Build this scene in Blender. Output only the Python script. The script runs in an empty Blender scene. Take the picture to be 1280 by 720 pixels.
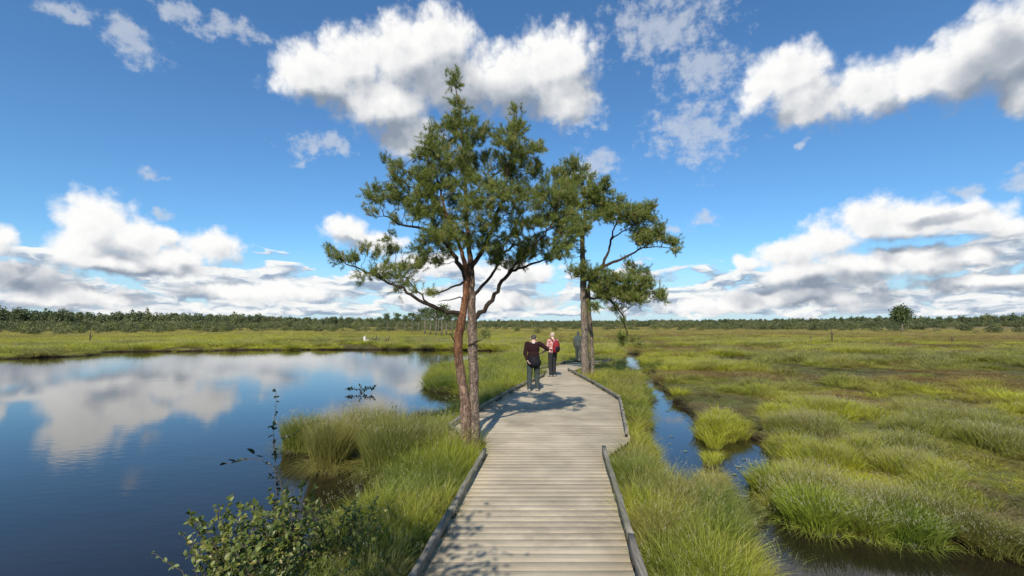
import bpy, math, random
import numpy as np
from mathutils import Vector, Matrix

random.seed(7)
rng = np.random.default_rng(11)
scene = bpy.context.scene
COL = scene.collection
PI = math.pi

# ------------------------------------------------------------------ camera geometry (pixels of the 1280x720 photograph)
FPX = 600.0
PITCH = math.atan(44.0 / FPX)
CAMZ = 2.55
DECKZ = 0.45
CP, SP = math.cos(PITCH), math.sin(PITCH)


def ray(px, py):
    a, b = px - 640.0, 360.0 - py
    return a, FPX * CP - b * SP, FPX * SP + b * CP


def W(px, py, z=0.0):
    """photo pixel -> world point on the horizontal plane z"""
    x, y, zz = ray(px, py)
    t = (z - CAMZ) / zz
    return (x * t, y * t, z)


def WD(px, py, d):
    """photo pixel -> world point at ground distance y = d"""
    x, y, zz = ray(px, py)
    t = d / y
    return (x * t, d, CAMZ + zz * t)


# ------------------------------------------------------------------ small numeric helpers
def hash2(ix, iy, seed):
    h = (ix.astype(np.int64) * 374761393 + iy.astype(np.int64) * 668265263 + seed * 974634777) & 0xFFFFFFFF
    h = ((h ^ (h >> 13)) * 1274126177) & 0xFFFFFFFF
    h = h ^ (h >> 16)
    return (h & 0xFFFFFF) / float(0xFFFFFF)


def vnoise(x, y, seed=0):
    x, y = np.asarray(x, float), np.asarray(y, float)
    ix, iy = np.floor(x), np.floor(y)
    fx, fy = x - ix, y - iy
    fx, fy = fx * fx * (3 - 2 * fx), fy * fy * (3 - 2 * fy)
    a, b = hash2(ix, iy, seed), hash2(ix + 1, iy, seed)
    c, d = hash2(ix, iy + 1, seed), hash2(ix + 1, iy + 1, seed)
    return (a * (1 - fx) + b * fx) * (1 - fy) + (c * (1 - fx) + d * fx) * fy


def fbm(x, y, seed=0, octv=4):
    s, a, t = 0.0, 0.5, 0.0
    for i in range(octv):
        s = s + a * vnoise(x * 2 ** i + 17.3 * i, y * 2 ** i - 9.1 * i, seed + i)
        t += a
        a *= 0.5
    return s / t


def sstep(a, b, x):
    t = np.clip((x - a) / (b - a), 0, 1)
    return t * t * (3 - 2 * t)


def poly_sd(x, y, poly):
    """signed distance to a polygon, negative inside"""
    P = np.asarray(poly, float)
    Q = np.roll(P, -1, axis=0)
    d2 = np.full(x.shape, 1e18)
    ins = np.zeros(x.shape, bool)
    for (ax, ay), (bx, by) in zip(P, Q):
        ex, ey = bx - ax, by - ay
        L = ex * ex + ey * ey + 1e-12
        t = np.clip(((x - ax) * ex + (y - ay) * ey) / L, 0, 1)
        dx, dy = x - ax - t * ex, y - ay - t * ey
        d2 = np.minimum(d2, dx * dx + dy * dy)
        c = ((ay > y) != (by > y))
        with np.errstate(divide='ignore', invalid='ignore'):
            c &= x < (bx - ax) * (y - ay) / (by - ay if by != ay else 1e-12) + ax
        ins ^= c
    d = np.sqrt(d2)
    return np.where(ins, -d, d)


# ------------------------------------------------------------------ mesh + object helpers
def tag(o, label=None, cat=None, group=None, kind=None):
    if label: o['label'] = label
    if cat: o['category'] = cat
    if group: o['group'] = group
    if kind: o['kind'] = kind
    return o


def mesh_from(name, V, faces, mats=(), smooth=False, fmat=None):
    """V (n,3); faces: list of int arrays (m,k)"""
    me = bpy.data.meshes.new(name)
    V = np.asarray(V, np.float32).reshape(-1, 3)
    me.vertices.add(len(V))
    me.vertices.foreach_set('co', V.ravel())
    faces = [np.asarray(f, np.int32) for f in faces if len(f)]
    if faces:
        nl = sum(f.size for f in faces)
        npoly = sum(len(f) for f in faces)
        me.loops.add(nl)
        me.polygons.add(npoly)
        me.loops.foreach_set('vertex_index', np.concatenate([f.ravel() for f in faces]))
        cnt = np.concatenate([np.full(len(f), f.shape[1], np.int32) for f in faces])
        st = np.concatenate([[0], np.cumsum(cnt)[:-1]]).astype(np.int32)
        me.polygons.foreach_set('loop_start', st)
        if smooth:
            me.polygons.foreach_set('use_smooth', np.ones(npoly, bool))
        if fmat is not None:
            me.polygons.foreach_set('material_index', np.asarray(fmat, np.int32))
    for m in mats:
        me.materials.append(m)
    me.update(calc_edges=True)
    return me


def attr(me, name, kind, data):
    a = me.attributes.new(name, kind, 'POINT')
    key = {'FLOAT': 'value', 'INT': 'value', 'FLOAT_VECTOR': 'vector', 'FLOAT_COLOR': 'color'}[kind]
    a.data.foreach_set(key, np.asarray(data, np.int32 if kind == 'INT' else np.float32).ravel())


def link(name, me, parent=None, loc=(0, 0, 0)):
    o = bpy.data.objects.new(name, me)
    COL.objects.link(o)
    o.location = loc
    if parent is not None:
        o.parent = parent
    return o


def empty(name, loc=(0, 0, 0), rz=0.0):
    o = bpy.data.objects.new(name, None)
    COL.objects.link(o)
    o.location = loc
    o.rotation_euler = (0, 0, rz)
    o.empty_display_size = 0.2
    return o


def copy_tree(o, parent=None):
    c = o.copy()
    COL.objects.link(c)
    if parent is not None:
        c.parent = parent
    for ch in [k for k in bpy.data.objects if k.parent == o]:
        copy_tree(ch, c)
    return c


class Geo:
    """collects vertices and faces (and one colour per vertex) for one mesh"""
    def __init__(s):
        s.V, s.F3, s.F4, s.C, s.n = [], [], [], [], 0

    def add(s, V, f3=None, f4=None, c=None):
        V = np.asarray(V, float).reshape(-1, 3)
        s.V.append(V)
        if f3 is not None and len(f3): s.F3.append(np.asarray(f3, int) + s.n)
        if f4 is not None and len(f4): s.F4.append(np.asarray(f4, int) + s.n)
        if c is not None:
            c = np.asarray(c, float)
            s.C.append(np.broadcast_to(c, (len(V), 4)) if c.ndim == 1 else c)
        s.n += len(V)

    def mesh(s, name, mats=(), smooth=False):
        fs = []
        if s.F3: fs.append(np.concatenate(s.F3))
        if s.F4: fs.append(np.concatenate(s.F4))
        me = mesh_from(name, np.concatenate(s.V), fs, mats, smooth)
        if s.C:
            attr(me, 'gc', 'FLOAT_COLOR', np.concatenate(s.C))
        return me

    def obj(s, name, mats=(), parent=None, smooth=False, loc=(0, 0, 0)):
        return link(name, s.mesh(name, mats, smooth), parent, loc)

    def box(s, c, size, rot=None, c4=None, bev=0.0):
        hx, hy, hz = [k / 2 for k in size]
        if bev <= 0:
            v = np.array([[sx * hx, sy * hy, sz * hz] for sz in (-1, 1) for sy in (-1, 1) for sx in (-1, 1)])
            f = [[0, 2, 3, 1], [4, 5, 7, 6], [0, 1, 5, 4], [2, 6, 7, 3], [0, 4, 6, 2], [1, 3, 7, 5]]
            f3 = None
        else:
            # chamfered along the top and bottom edges: four rings
            v, f = [], []
            for z, k in ((-hz, bev), (-hz + bev, 0), (hz - bev, 0), (hz, bev)):
                v += [[-hx + k, -hy + k, z], [hx - k, -hy + k, z], [hx - k, hy - k, z], [-hx + k, hy - k, z]]
            for r in range(3):
                for i in range(4):
                    j = (i + 1) % 4
                    f.append([r * 4 + i, r * 4 + j, r * 4 + 4 + j, r * 4 + 4 + i])
            f += [[3, 2, 1, 0], [12, 13, 14, 15]]
            v = np.array(v)
            f3 = None
        if rot is not None:
            v = v @ np.asarray(rot).T
        s.add(v + np.asarray(c), f3, f, c4)

    def tube(s, pts, rad, sides=6, c=None, cap=True, bump=0.0, seed=0):
        P = np.asarray(pts, float)
        n = len(P)
        R = np.broadcast_to(np.asarray(rad, float), (n,))
        T = np.gradient(P, axis=0)
        T /= np.linalg.norm(T, axis=1)[:, None] + 1e-9
        ref = np.array([0, 0, 1.0]) if abs(T[0, 2]) < 0.9 else np.array([1.0, 0, 0])
        U = np.cross(T[0], ref); U /= np.linalg.norm(U)
        V, a = [], np.arange(sides) / sides * 2 * PI
        rr = np.random.default_rng(seed)
        for i in range(n):
            U = U - T[i] * (U @ T[i]); U /= np.linalg.norm(U) + 1e-9
            B = np.cross(T[i], U)
            r = R[i] * (1 + bump * (rr.random(sides) - 0.5))
            V.append(P[i] + (np.cos(a) * r)[:, None] * U + (np.sin(a) * r)[:, None] * B)
        i = np.arange(n - 1)[:, None] * sides
        j = np.arange(sides)[None]
        k = (j + 1) % sides
        q = np.stack([i + j, i + k, i + sides + k, i + sides + j], -1).reshape(-1, 4)
        V = np.concatenate(V)
        f3 = []
        if cap:
            V = np.concatenate([V, P[:1], P[-1:]])
            for jj in range(sides):
                kk = (jj + 1) % sides
                f3.append([n * sides, kk, jj])
                f3.append([n * sides + 1, (n - 1) * sides + jj, (n - 1) * sides + kk])
        s.add(V, f3, q, c)


# ------------------------------------------------------------------ node helpers
def NT(mat):
    mat.use_nodes = True
    nt = mat.node_tree
    nt.nodes.clear()
    return nt


class N:
    def __init__(s, nt): s.nt = nt

    def new(s, t, **kw):
        n = s.nt.nodes.new(t)
        for k, v in kw.items():
            setattr(n, k, v)
        return n

    def link(s, a, b): s.nt.links.new(a, b)

    def put(s, sock, v):
        if isinstance(v, bpy.types.NodeSocket): s.link(v, sock)
        elif v is not None:
            if hasattr(sock.default_value, '__len__') and not hasattr(v, '__len__'):
                sock.default_value = [v] * len(sock.default_value)
            elif hasattr(sock.default_value, '__len__') and len(sock.default_value) == 4 and len(v) == 3:
                sock.default_value = (*v, 1)
            else:
                sock.default_value = v

    def math(s, op, a, b=None, c=None, clamp=False):
        n = s.new('ShaderNodeMath', operation=op, use_clamp=clamp)
        for i, v in enumerate((a, b, c)):
            if v is not None: s.put(n.inputs[i], v)
        return n.outputs[0]

    def vec(s, op, a, b=None, c=None, out=0):
        n = s.new('ShaderNodeVectorMath', operation=op)
        for i, v in enumerate((a, b, c)):
            if v is not None: s.put(n.inputs[i], v)
        return n.outputs[out]

    def noise(s, vec, scale, detail=3, rough=0.5, lac=2.0, dim='3D', out=0, dist=0.0):
        n = s.new('ShaderNodeTexNoise', noise_dimensions=dim)
        s.put(n.inputs['Vector'], vec)
        n.inputs['Scale'].default_value = scale
        n.inputs['Detail'].default_value = detail
        n.inputs['Roughness'].default_value = rough
        n.inputs['Lacunarity'].default_value = lac
        n.inputs['Distortion'].default_value = dist
        return n.outputs[out]

    def ramp(s, f, stops, interp='LINEAR'):
        n = s.new('ShaderNodeValToRGB')
        s.put(n.inputs[0], f)
        cr = n.color_ramp
        cr.interpolation = interp
        while len(cr.elements) < len(stops): cr.elements.new(0.5)
        for e, (p, c) in zip(cr.elements, stops):
            e.position = p
            e.color = (*c, 1) if len(c) == 3 else c
        return n.outputs[0]

    def mix(s, f, a, b, mode='MIX'):
        n = s.new('ShaderNodeMix', data_type='RGBA', blend_type=mode)
        s.put(n.inputs[0], f); s.put(n.inputs[6], a); s.put(n.inputs[7], b)
        return n.outputs[2]

    def mapr(s, v, a, b, c=0.0, d=1.0, smooth=True):
        n = s.new('ShaderNodeMapRange', interpolation_type='SMOOTHSTEP' if smooth else 'LINEAR')
        s.put(n.inputs[0], v)
        for i, k in enumerate((a, b, c, d)): s.put(n.inputs[i + 1], k)
        return n.outputs[0]

    def attr(s, name, kind='GEOMETRY'):
        n = s.new('ShaderNodeAttribute', attribute_name=name, attribute_type=kind)
        return n

    def pos(s): return s.new('ShaderNodeNewGeometry').outputs['Position']

    def sep(s, v):
        n = s.new('ShaderNodeSeparateXYZ'); s.put(n.inputs[0], v); return n.outputs

    def comb(s, x, y, z=0.0):
        n = s.new('ShaderNodeCombineXYZ')
        for i, v in enumerate((x, y, z)): s.put(n.inputs[i], v)
        return n.outputs[0]

    def bump(s, h, strength=0.3, dist=0.02):
        n = s.new('ShaderNodeBump')
        s.put(n.inputs['Height'], h)
        n.inputs['Strength'].default_value = strength
        n.inputs['Distance'].default_value = dist
        return n.outputs[0]

    def bsdf(s, col, rough=0.7, spec=0.3, normal=None, **kw):
        n = s.new('ShaderNodeBsdfPrincipled')
        s.put(n.inputs['Base Color'], col)
        s.put(n.inputs['Roughness'], rough)
        s.put(n.inputs['Specular IOR Level'], spec)
        if normal is not None: s.put(n.inputs['Normal'], normal)
        for k, v in kw.items(): s.put(n.inputs[k], v)
        return n.outputs[0]

    def out(s, sh):
        o = s.new('ShaderNodeOutputMaterial')
        s.link(sh, o.inputs[0])


def material(name):
    m = bpy.data.materials.new(name)
    return m, N(NT(m))


def simple_mat(name, col, rough=0.8, var=0.25, scale=20, spec=0.2):
    m, n = material(name)
    f = n.noise(n.new('ShaderNodeTexCoord').outputs['Object'], scale, 4, 0.6)
    c = n.mix(f, [k * (1 - var) for k in col], [k * (1 + var) for k in col])
    n.out(n.bsdf(c, rough, spec, n.bump(f, 0.2, 0.01)))
    return m

# ------------------------------------------------------------------ camera, sun, sky
cam_d = bpy.data.cameras.new('camera')
cam_d.sensor_width = 36.0
cam_d.lens = FPX / 1280.0 * 36.0
cam_d.clip_start = 0.05
cam_d.clip_end = 20000
cam = bpy.data.objects.new('camera', cam_d)
COL.objects.link(cam)
cam.location = (0, 0, CAMZ)
cam.rotation_euler = (PI / 2 + PITCH, 0, 0)
scene.camera = cam

SUN_EL, SUN_AZ = math.radians(42), math.radians(189)      # azimuth clockwise from +Y: behind the camera, slightly left
sunv = Vector((math.sin(SUN_AZ) * math.cos(SUN_EL), math.cos(SUN_AZ) * math.cos(SUN_EL), math.sin(SUN_EL)))
sd = bpy.data.lights.new('sun', 'SUN')
sd.energy = 4.6
sd.angle = math.radians(0.53)
sd.color = (1.0, 0.93, 0.82)
so = bpy.data.objects.new('sun', sd)
COL.objects.link(so)
so.rotation_euler = (-sunv).to_track_quat('-Z', 'Y').to_euler()

vs = scene.view_settings
scene.display_settings.display_device = 'sRGB'
vs.view_transform = 'Standard'
vs.look = 'None'
vs.exposure = 0.32
vs.gamma = 1.0
vs.use_curve_mapping = False

world = bpy.data.worlds.new('World')
scene.world = world
world.use_nodes = True
wt = world.node_tree
wt.nodes.clear()
w = N(wt)
sky = w.new('ShaderNodeTexSky', sky_type='NISHITA')
sky.sun_disc = False
sky.sun_elevation = SUN_EL
sky.sun_rotation = SUN_AZ
sky.altitude = 100
sky.air_density = 1.0
sky.dust_density = 0.4
sky.ozone_density = 2.5


def azel(px, py):
    x, y, z = ray(px, py)
    return math.degrees(math.atan2(x, y)), math.degrees(math.atan2(z, math.hypot(x, y)))


def blob(px, py, rx, ry, wgt=1.0):
    a, e = azel(px, py)
    a1 = azel(px + rx, py)[0]; a0 = azel(px - rx, py)[0]
    e1 = azel(px, py - ry)[1]; e0 = azel(px, py + ry)[1]
    return a, e, (a1 - a0) / 2, (e1 - e0) / 2, wgt


CUMULUS = [
    # big one above the pine
    (395, 95, 62, 42), (440, 75, 50, 42), (500, 62, 60, 48), (548, 45, 55, 42), (560, 105, 80, 50), (480, 130, 65, 45),
    (515, 170, 45, 28), (640, 100, 65, 50), (690, 80, 58, 56), (705, 125, 45, 38),
    # upper right
    (985, 92, 60, 42), (955, 115, 38, 30), (1020, 128, 60, 38), (1085, 112, 52, 42), (1140, 100, 48, 40), (1205, 85, 65, 55),
    (1265, 60, 75, 70), (1290, 110, 60, 40),
    # left
    (122, 280, 52, 42), (105, 315, 45, 28), (165, 300, 45, 30), (205, 295, 32, 16), (265, 310, 40, 28), (215, 325, 65, 20), (140, 330, 75, 18),
    # right pair
    (1085, 270, 55, 26), (1150, 275, 75, 28), (1215, 275, 60, 24), (1255, 285, 40, 16), (1030, 300, 55, 26), (985, 318, 48, 22), (1000, 345, 60, 24),
    (1070, 335, 75, 26), (1150, 325, 70, 20), (1215, 318, 60, 16), (935, 325, 24, 12),
    # centre left behind the crown, left edge
    (435, 288, 32, 24), (470, 305, 40, 16), (-5, 300, 28, 24), 
    (30, 345, 90, 22), (90, 372, 110, 16), (330, 365, 120, 16), (1000, 372, 130, 16), (900, 380, 90, 12), (1220, 352, 90, 14), (540, 330, 55, 18), (640, 340, 70, 16), (600, 375, 120, 14),
    # small upper left
]
THIN = [
    (870, 165, 70, 55), (830, 30, 95, 55), (880, 85, 60, 45), (290, 42, 65, 22), (172, 55, 46, 26), (168, 52, 24, 14), (215, 10, 60, 16), (85, 18, 65, 20), (745, 205, 45, 26),
    (1005, 176, 14, 9), (885, 268, 26, 12), (845, 290, 40, 8), (190, 214, 30, 12), (205, 268, 24, 10), (1195, 238, 42, 12), (1285, 218, 36, 22), (400, 185, 50, 18), (725, 140, 40, 30), (730, 215, 40, 14),
]


# thick parts that the sun does not reach
SHADED = [
    (1235, 105, 110, 55), (1130, 150, 70, 22), (1275, 60, 50, 50), (610, 135, 110, 45), (500, 165, 70, 28), (560, 110, 60, 40), (400, 128, 50, 20),
    (140, 345, 130, 16), (30, 352, 110, 28), (1150, 305, 120, 13), (985, 365, 130, 22), (1130, 352, 120, 16), (1240, 335, 80, 12), (1180, 270, 70, 14), (440, 305, 40, 8),
]


def build_clouds():
    dirv = w.new('ShaderNodeTexCoord').outputs['Generated']
    dx, dy, dz = w.sep(dirv)[0:3]
    az = w.math('MULTIPLY', w.math('ARCTAN2', dx, dy), 180 / PI)
    el = w.math('MULTIPLY', w.math('ARCSINE', dz), 180 / PI)
    P0 = w.comb(az, el)

    def field(P, blobs):
        acc = None
        for b in blobs:
            a, e, ra, re, wg = blob(*b)
            q = w.vec('MULTIPLY_ADD', P, (1 / ra, 1 / re, 0), (-a / ra, -e / re, 0))
            l = w.vec('LENGTH', q, out=1)
            acc = l if acc is None else w.math('SMOOTH_MIN', acc, l, 0.35)
        return w.math('SUBTRACT', 1.0, acc)

    def warp(P, amp, sc, detail=3):
        nz = w.noise(P, sc, detail, 0.55, dim='2D', out=1)
        return w.vec('MULTIPLY_ADD', nz, (amp, amp, 0), w.vec('ADD', P, (-amp / 2, -amp / 2, 0)))

    def puff(P):
        v = w.new('ShaderNodeTexVoronoi', voronoi_dimensions='2D', feature='SMOOTH_F1', normalize=False)
        w.put(v.inputs['Vector'], P)
        v.inputs['Scale'].default_value = 0.42
        v.inputs['Detail'].default_value = 2.5
        v.inputs['Roughness'].default_value = 0.52
        v.inputs['Lacunarity'].default_value = 2.3
        v.inputs['Smoothness'].default_value = 0.55
        return w.math('SUBTRACT', 0.62, v.outputs['Distance'])

    def dens(P):
        Pw = warp(P, 2.6, 0.22, 4)
        F = field(Pw, CUMULUS)
        Fr = F; F = w.math('MINIMUM', F, 0.75)
        nz = w.noise(P, 0.8, 4, 0.52, dim='2D')
        D = w.math('MULTIPLY_ADD', puff(warp(P, 0.9, 0.8, 2)), 0.34, w.math('ADD', F, 0.10))
        D = w.math('MULTIPLY_ADD', w.math('SUBTRACT', nz, 0.5), 0.36, D)
        return D, Fr

    D0, F0 = dens(P0)
    D1, F1 = dens(w.vec('ADD', P0, (-0.55, 0.8, 0)))
    # alpha with slightly soft edge
    alpha = w.mapr(D0, -0.10, 0.50)
    # relief towards the sun (up and left) and grey bellies where more cloud lies above
    relief = w.math('SUBTRACT', D0, D1)
    FU = field(warp(w.vec('ADD', P0, (-1.7, 3.0, 0)), 2.6, 0.22, 4), CUMULUS)
    belly = w.math('SUBTRACT', FU, F0)
    lit = w.math('MULTIPLY_ADD', relief, 0.42, 0.74)
    lit = w.math('MULTIPLY_ADD', w.math('MINIMUM', w.math('MAXIMUM', belly, -0.22), 0.8), -0.85, lit)
    FD = w.math('MAXIMUM', field(warp(P0, 3.0, 0.2, 4), SHADED), 0.0)
    lit = w.math('MULTIPLY_ADD', w.mapr(FD, 0.0, 0.7), -0.52, lit)
    lit = w.math('MULTIPLY_ADD', w.mapr(D0, 0.4, 1.1), -0.12, lit)
    lit = w.math('MULTIPLY_ADD', w.math('SUBTRACT', w.noise(P0, 0.18, 2, 0.5, dim='2D'), 0.5), 0.3, lit)
    ccol = w.ramp(lit, [(0.0, (0.27, 0.32, 0.40)), (0.35, (0.45, 0.49, 0.55)), (0.62, (0.68, 0.70, 0.73)), (0.86, (0.88, 0.88, 0.88)), (1.0, (0.97, 0.97, 0.96))])

    # thin veils
    Pt = warp(P0, 5.0, 0.16, 5)
    FT = field(Pt, THIN)
    nt_ = w.noise(w.vec('MULTIPLY', P0, (0.8, 1.0, 0)), 0.75, 5, 0.62, dim='2D')
    at = w.math('MULTIPLY', w.mapr(w.math('MULTIPLY_ADD', w.math('SUBTRACT', nt_, 0.5), 1.9, FT), 0.0, 0.85), 0.62)
    tcol = w.mix(nt_, (0.50, 0.55, 0.64), (0.74, 0.77, 0.81))

    # rows of small flat clouds above the horizon
    Pl = w.vec('MULTIPLY', P0, (0.30, 1.0, 0))
    Plw = warp(Pl, 1.6, 0.5, 3)

    def low(P):
        a = w.noise(P, 0.55, 5, 0.55, dim='2D')
        return a
    L0 = low(Plw)
    L1 = low(w.vec('ADD', Plw, (-0.10, 0.42, 0)))
    band = w.math('MULTIPLY', w.mapr(el, 0.0, 1.2), w.mapr(el, 9.5, 4.0))
    side = w.mapr(w.noise(P0, 0.05, 1, 0.5, dim='2D'), 0.3, 0.7, 0.75, 1.1)
    thr = w.math('MULTIPLY_ADD', w.math('MULTIPLY', band, side), -0.41, 0.71)
    al = w.math('MULTIPLY', w.mapr(w.math('SUBTRACT', L0, thr), 0.0, 0.11), w.mapr(band, 0.02, 0.3, 0.0, 0.96))
    ll = w.math('MULTIPLY_ADD', w.math('SUBTRACT', L0, L1), 3.6, 0.50)
    lcol = w.ramp(ll, [(0.0, (0.30, 0.39, 0.52)), (0.4, (0.46, 0.54, 0.65)), (0.62, (0.75, 0.79, 0.83)), (0.9, (0.95, 0.95, 0.93))])

    # sky colour: physical sky, pale near the horizon
    skyc = w.mix(1.0, sky.outputs[0], (0.62, 0.98, 1.22), 'MULTIPLY')
    hz = w.mapr(el, 9.0, 0.0)
    bg_sky = w.new('ShaderNodeBackground'); w.put(bg_sky.inputs[0], skyc); bg_sky.inputs[1].default_value = SKYSTR
    bg_hz = w.new('ShaderNodeBackground'); bg_hz.inputs[0].default_value = (0.58, 0.73, 0.86, 1); bg_hz.inputs[1].default_value = 0.80
    col = None

    def mixs(f, a, b):
        m = w.new('ShaderNodeMixShader'); w.put(m.inputs[0], f); w.link(a, m.inputs[1]); w.link(b, m.inputs[2]); return m.outputs[0]

    def bg(c):
        b = w.new('ShaderNodeBackground'); w.put(b.inputs[0], c); b.inputs[1].default_value = 0.82; return b.outputs[0]
    s = mixs(w.math('MULTIPLY', hz, 0.7), bg_sky.outputs[0], bg_hz.outputs[0])
    s = mixs(at, s, bg(tcol))
    s = mixs(al, s, bg(lcol))
    s = mixs(alpha, s, bg(ccol))
    o = w.new('ShaderNodeOutputWorld')
    w.link(s, o.inputs[0])


SKYSTR = 0.100
build_clouds()
world.cycles.sampling_method = 'MANUAL'
world.cycles.sample_map_resolution = 512

# ------------------------------------------------------------------ layout in plan (from photo pixels)
LAKE = [W(*p)[:2] for p in [(-900, 459), (-300, 456), (0, 449), (60, 447), (122, 444), (136, 440), (220, 439.5), (300, 438), (420, 437.3), (560, 437.5), (620, 439), (657, 441),
        (640, 449), (612, 454), (592, 459), (562, 463), (545, 467), (536, 476), (533, 487), (548, 491), (575, 494), (583, 508), (574, 524), (556, 534),
        (536, 540), (518, 556), (505, 580), (488, 612), (470, 642), (445, 672), (415, 700), (370, 735), (320, 790), (160, 900), (-900, 950)]]
POOLS = [[W(*p)[:2] for p in q] for q in [
    [(776, 441), (803, 444), (812, 466), (790, 474), (778, 460)],
    [(796, 468), (809, 465), (840, 502), (822, 507)],
    [(808, 503), (852, 505), (880, 554), (888, 600), (868, 640), (826, 612), (810, 560)],
    [(901, 552), (944, 542), (976, 582), (966, 624), (926, 660), (902, 622)],
    [(940, 640), (1008, 648), (1066, 676), (1140, 676), (1215, 690), (1330, 716), (1400, 1100), (985, 1100), (935, 720)],
    [(960, 462), (985, 461), (992, 466), (965, 468)],
    [(1030, 470), (1058, 473), (1066, 479), (1040, 479)],
    [(866, 449), (905, 448), (955, 452), (950, 455), (880, 453)],
]]
POOL_BB = [(min(a for a, b in q) - 3, max(a for a, b in q) + 3, min(b for a, b in q) - 3, max(b for a, b in q) + 3) for q in POOLS]


def lerp_tab(tab):
    ys = [t[0] for t in tab]; xs = [t[1] for t in tab]
    return lambda y: np.interp(y, ys, xs)


def pd(px, py):
    a = W(px, py, DECKZ); return a[1], a[0]


LEFT = lerp_tab([(-1.0, -1.29), pd(520, 720), pd(603, 571), (8.75, -0.42), (8.95, -0.95), (9.7, -1.28), (11.6, -0.82), pd(647, 486), pd(680, 470.5), (21.6, 1.62)])
RIGHT = lerp_tab([(-1.0, 0.50), pd(803, 720), pd(757, 567), (8.1, 1.62), (8.9, 2.12), pd(775, 500), pd(738, 478), pd(709, 462.5)])
DECK_END = 21.6
PATHC = [(1.75, 21.2), (3.2, 24.6), (5.0, 27.4)]


def in_deck(x, y, m=0.0):
    a = (x > LEFT(y) - m) & (x < RIGHT(y) + m) & (y < DECK_END + m)
    for (ax, ay), (bx, by) in zip(PATHC[:-1], PATHC[1:]):
        ex, ey = bx - ax, by - ay
        t = np.clip(((x - ax) * ex + (y - ay) * ey) / (ex * ex + ey * ey), 0, 1)
        a |= np.hypot(x - ax - t * ex, y - ay - t * ey) < 0.72 + m
    return a


def shore(x, y):
    """positive on land: distance to the nearest water, roughened"""
    x = np.asarray(x, float); y = np.asarray(y, float)
    s = poly_sd(x, y, LAKE)
    for q, bb in zip(POOLS, POOL_BB):
        m = (x > bb[0]) & (x < bb[1]) & (y > bb[2]) & (y < bb[3])
        if m.any():
            s[m] = np.minimum(s[m], poly_sd(x[m], y[m], q))
    amp = 0.10 + 0.012 * np.clip(y, 0, 60)
    return s + amp * (2 * fbm(x * 1.3, y * 1.3, 3, 3) - 1) * 1.3


def height(x, y, s=None):
    if s is None: s = shore(x, y)
    land = 0.13 + 0.16 * fbm(x * 0.5, y * 0.5, 21, 3) + 0.10 * (fbm(x * 2.2, y * 2.2, 5, 3) - 0.5)
    dist = np.hypot(x, y)
    land = land + 0.5 * sstep(60, 200, dist) * fbm(x * 0.02, y * 0.02, 8, 3)
    land = land + 4.0 * sstep(380, 1500, dist) * fbm(x * 0.002, y * 0.002, 18, 2)
    z = -0.40 + (land + 0.40) * sstep(-0.30, 0.28, s) ** 1.0
    dk = in_deck(x, y, 0.15)
    return np.where(dk, np.minimum(z, 0.12), z)


def warped(n, a, k):
    t = np.linspace(-1, 1, n)
    return a * np.sinh(k * t) / math.sinh(k)


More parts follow.
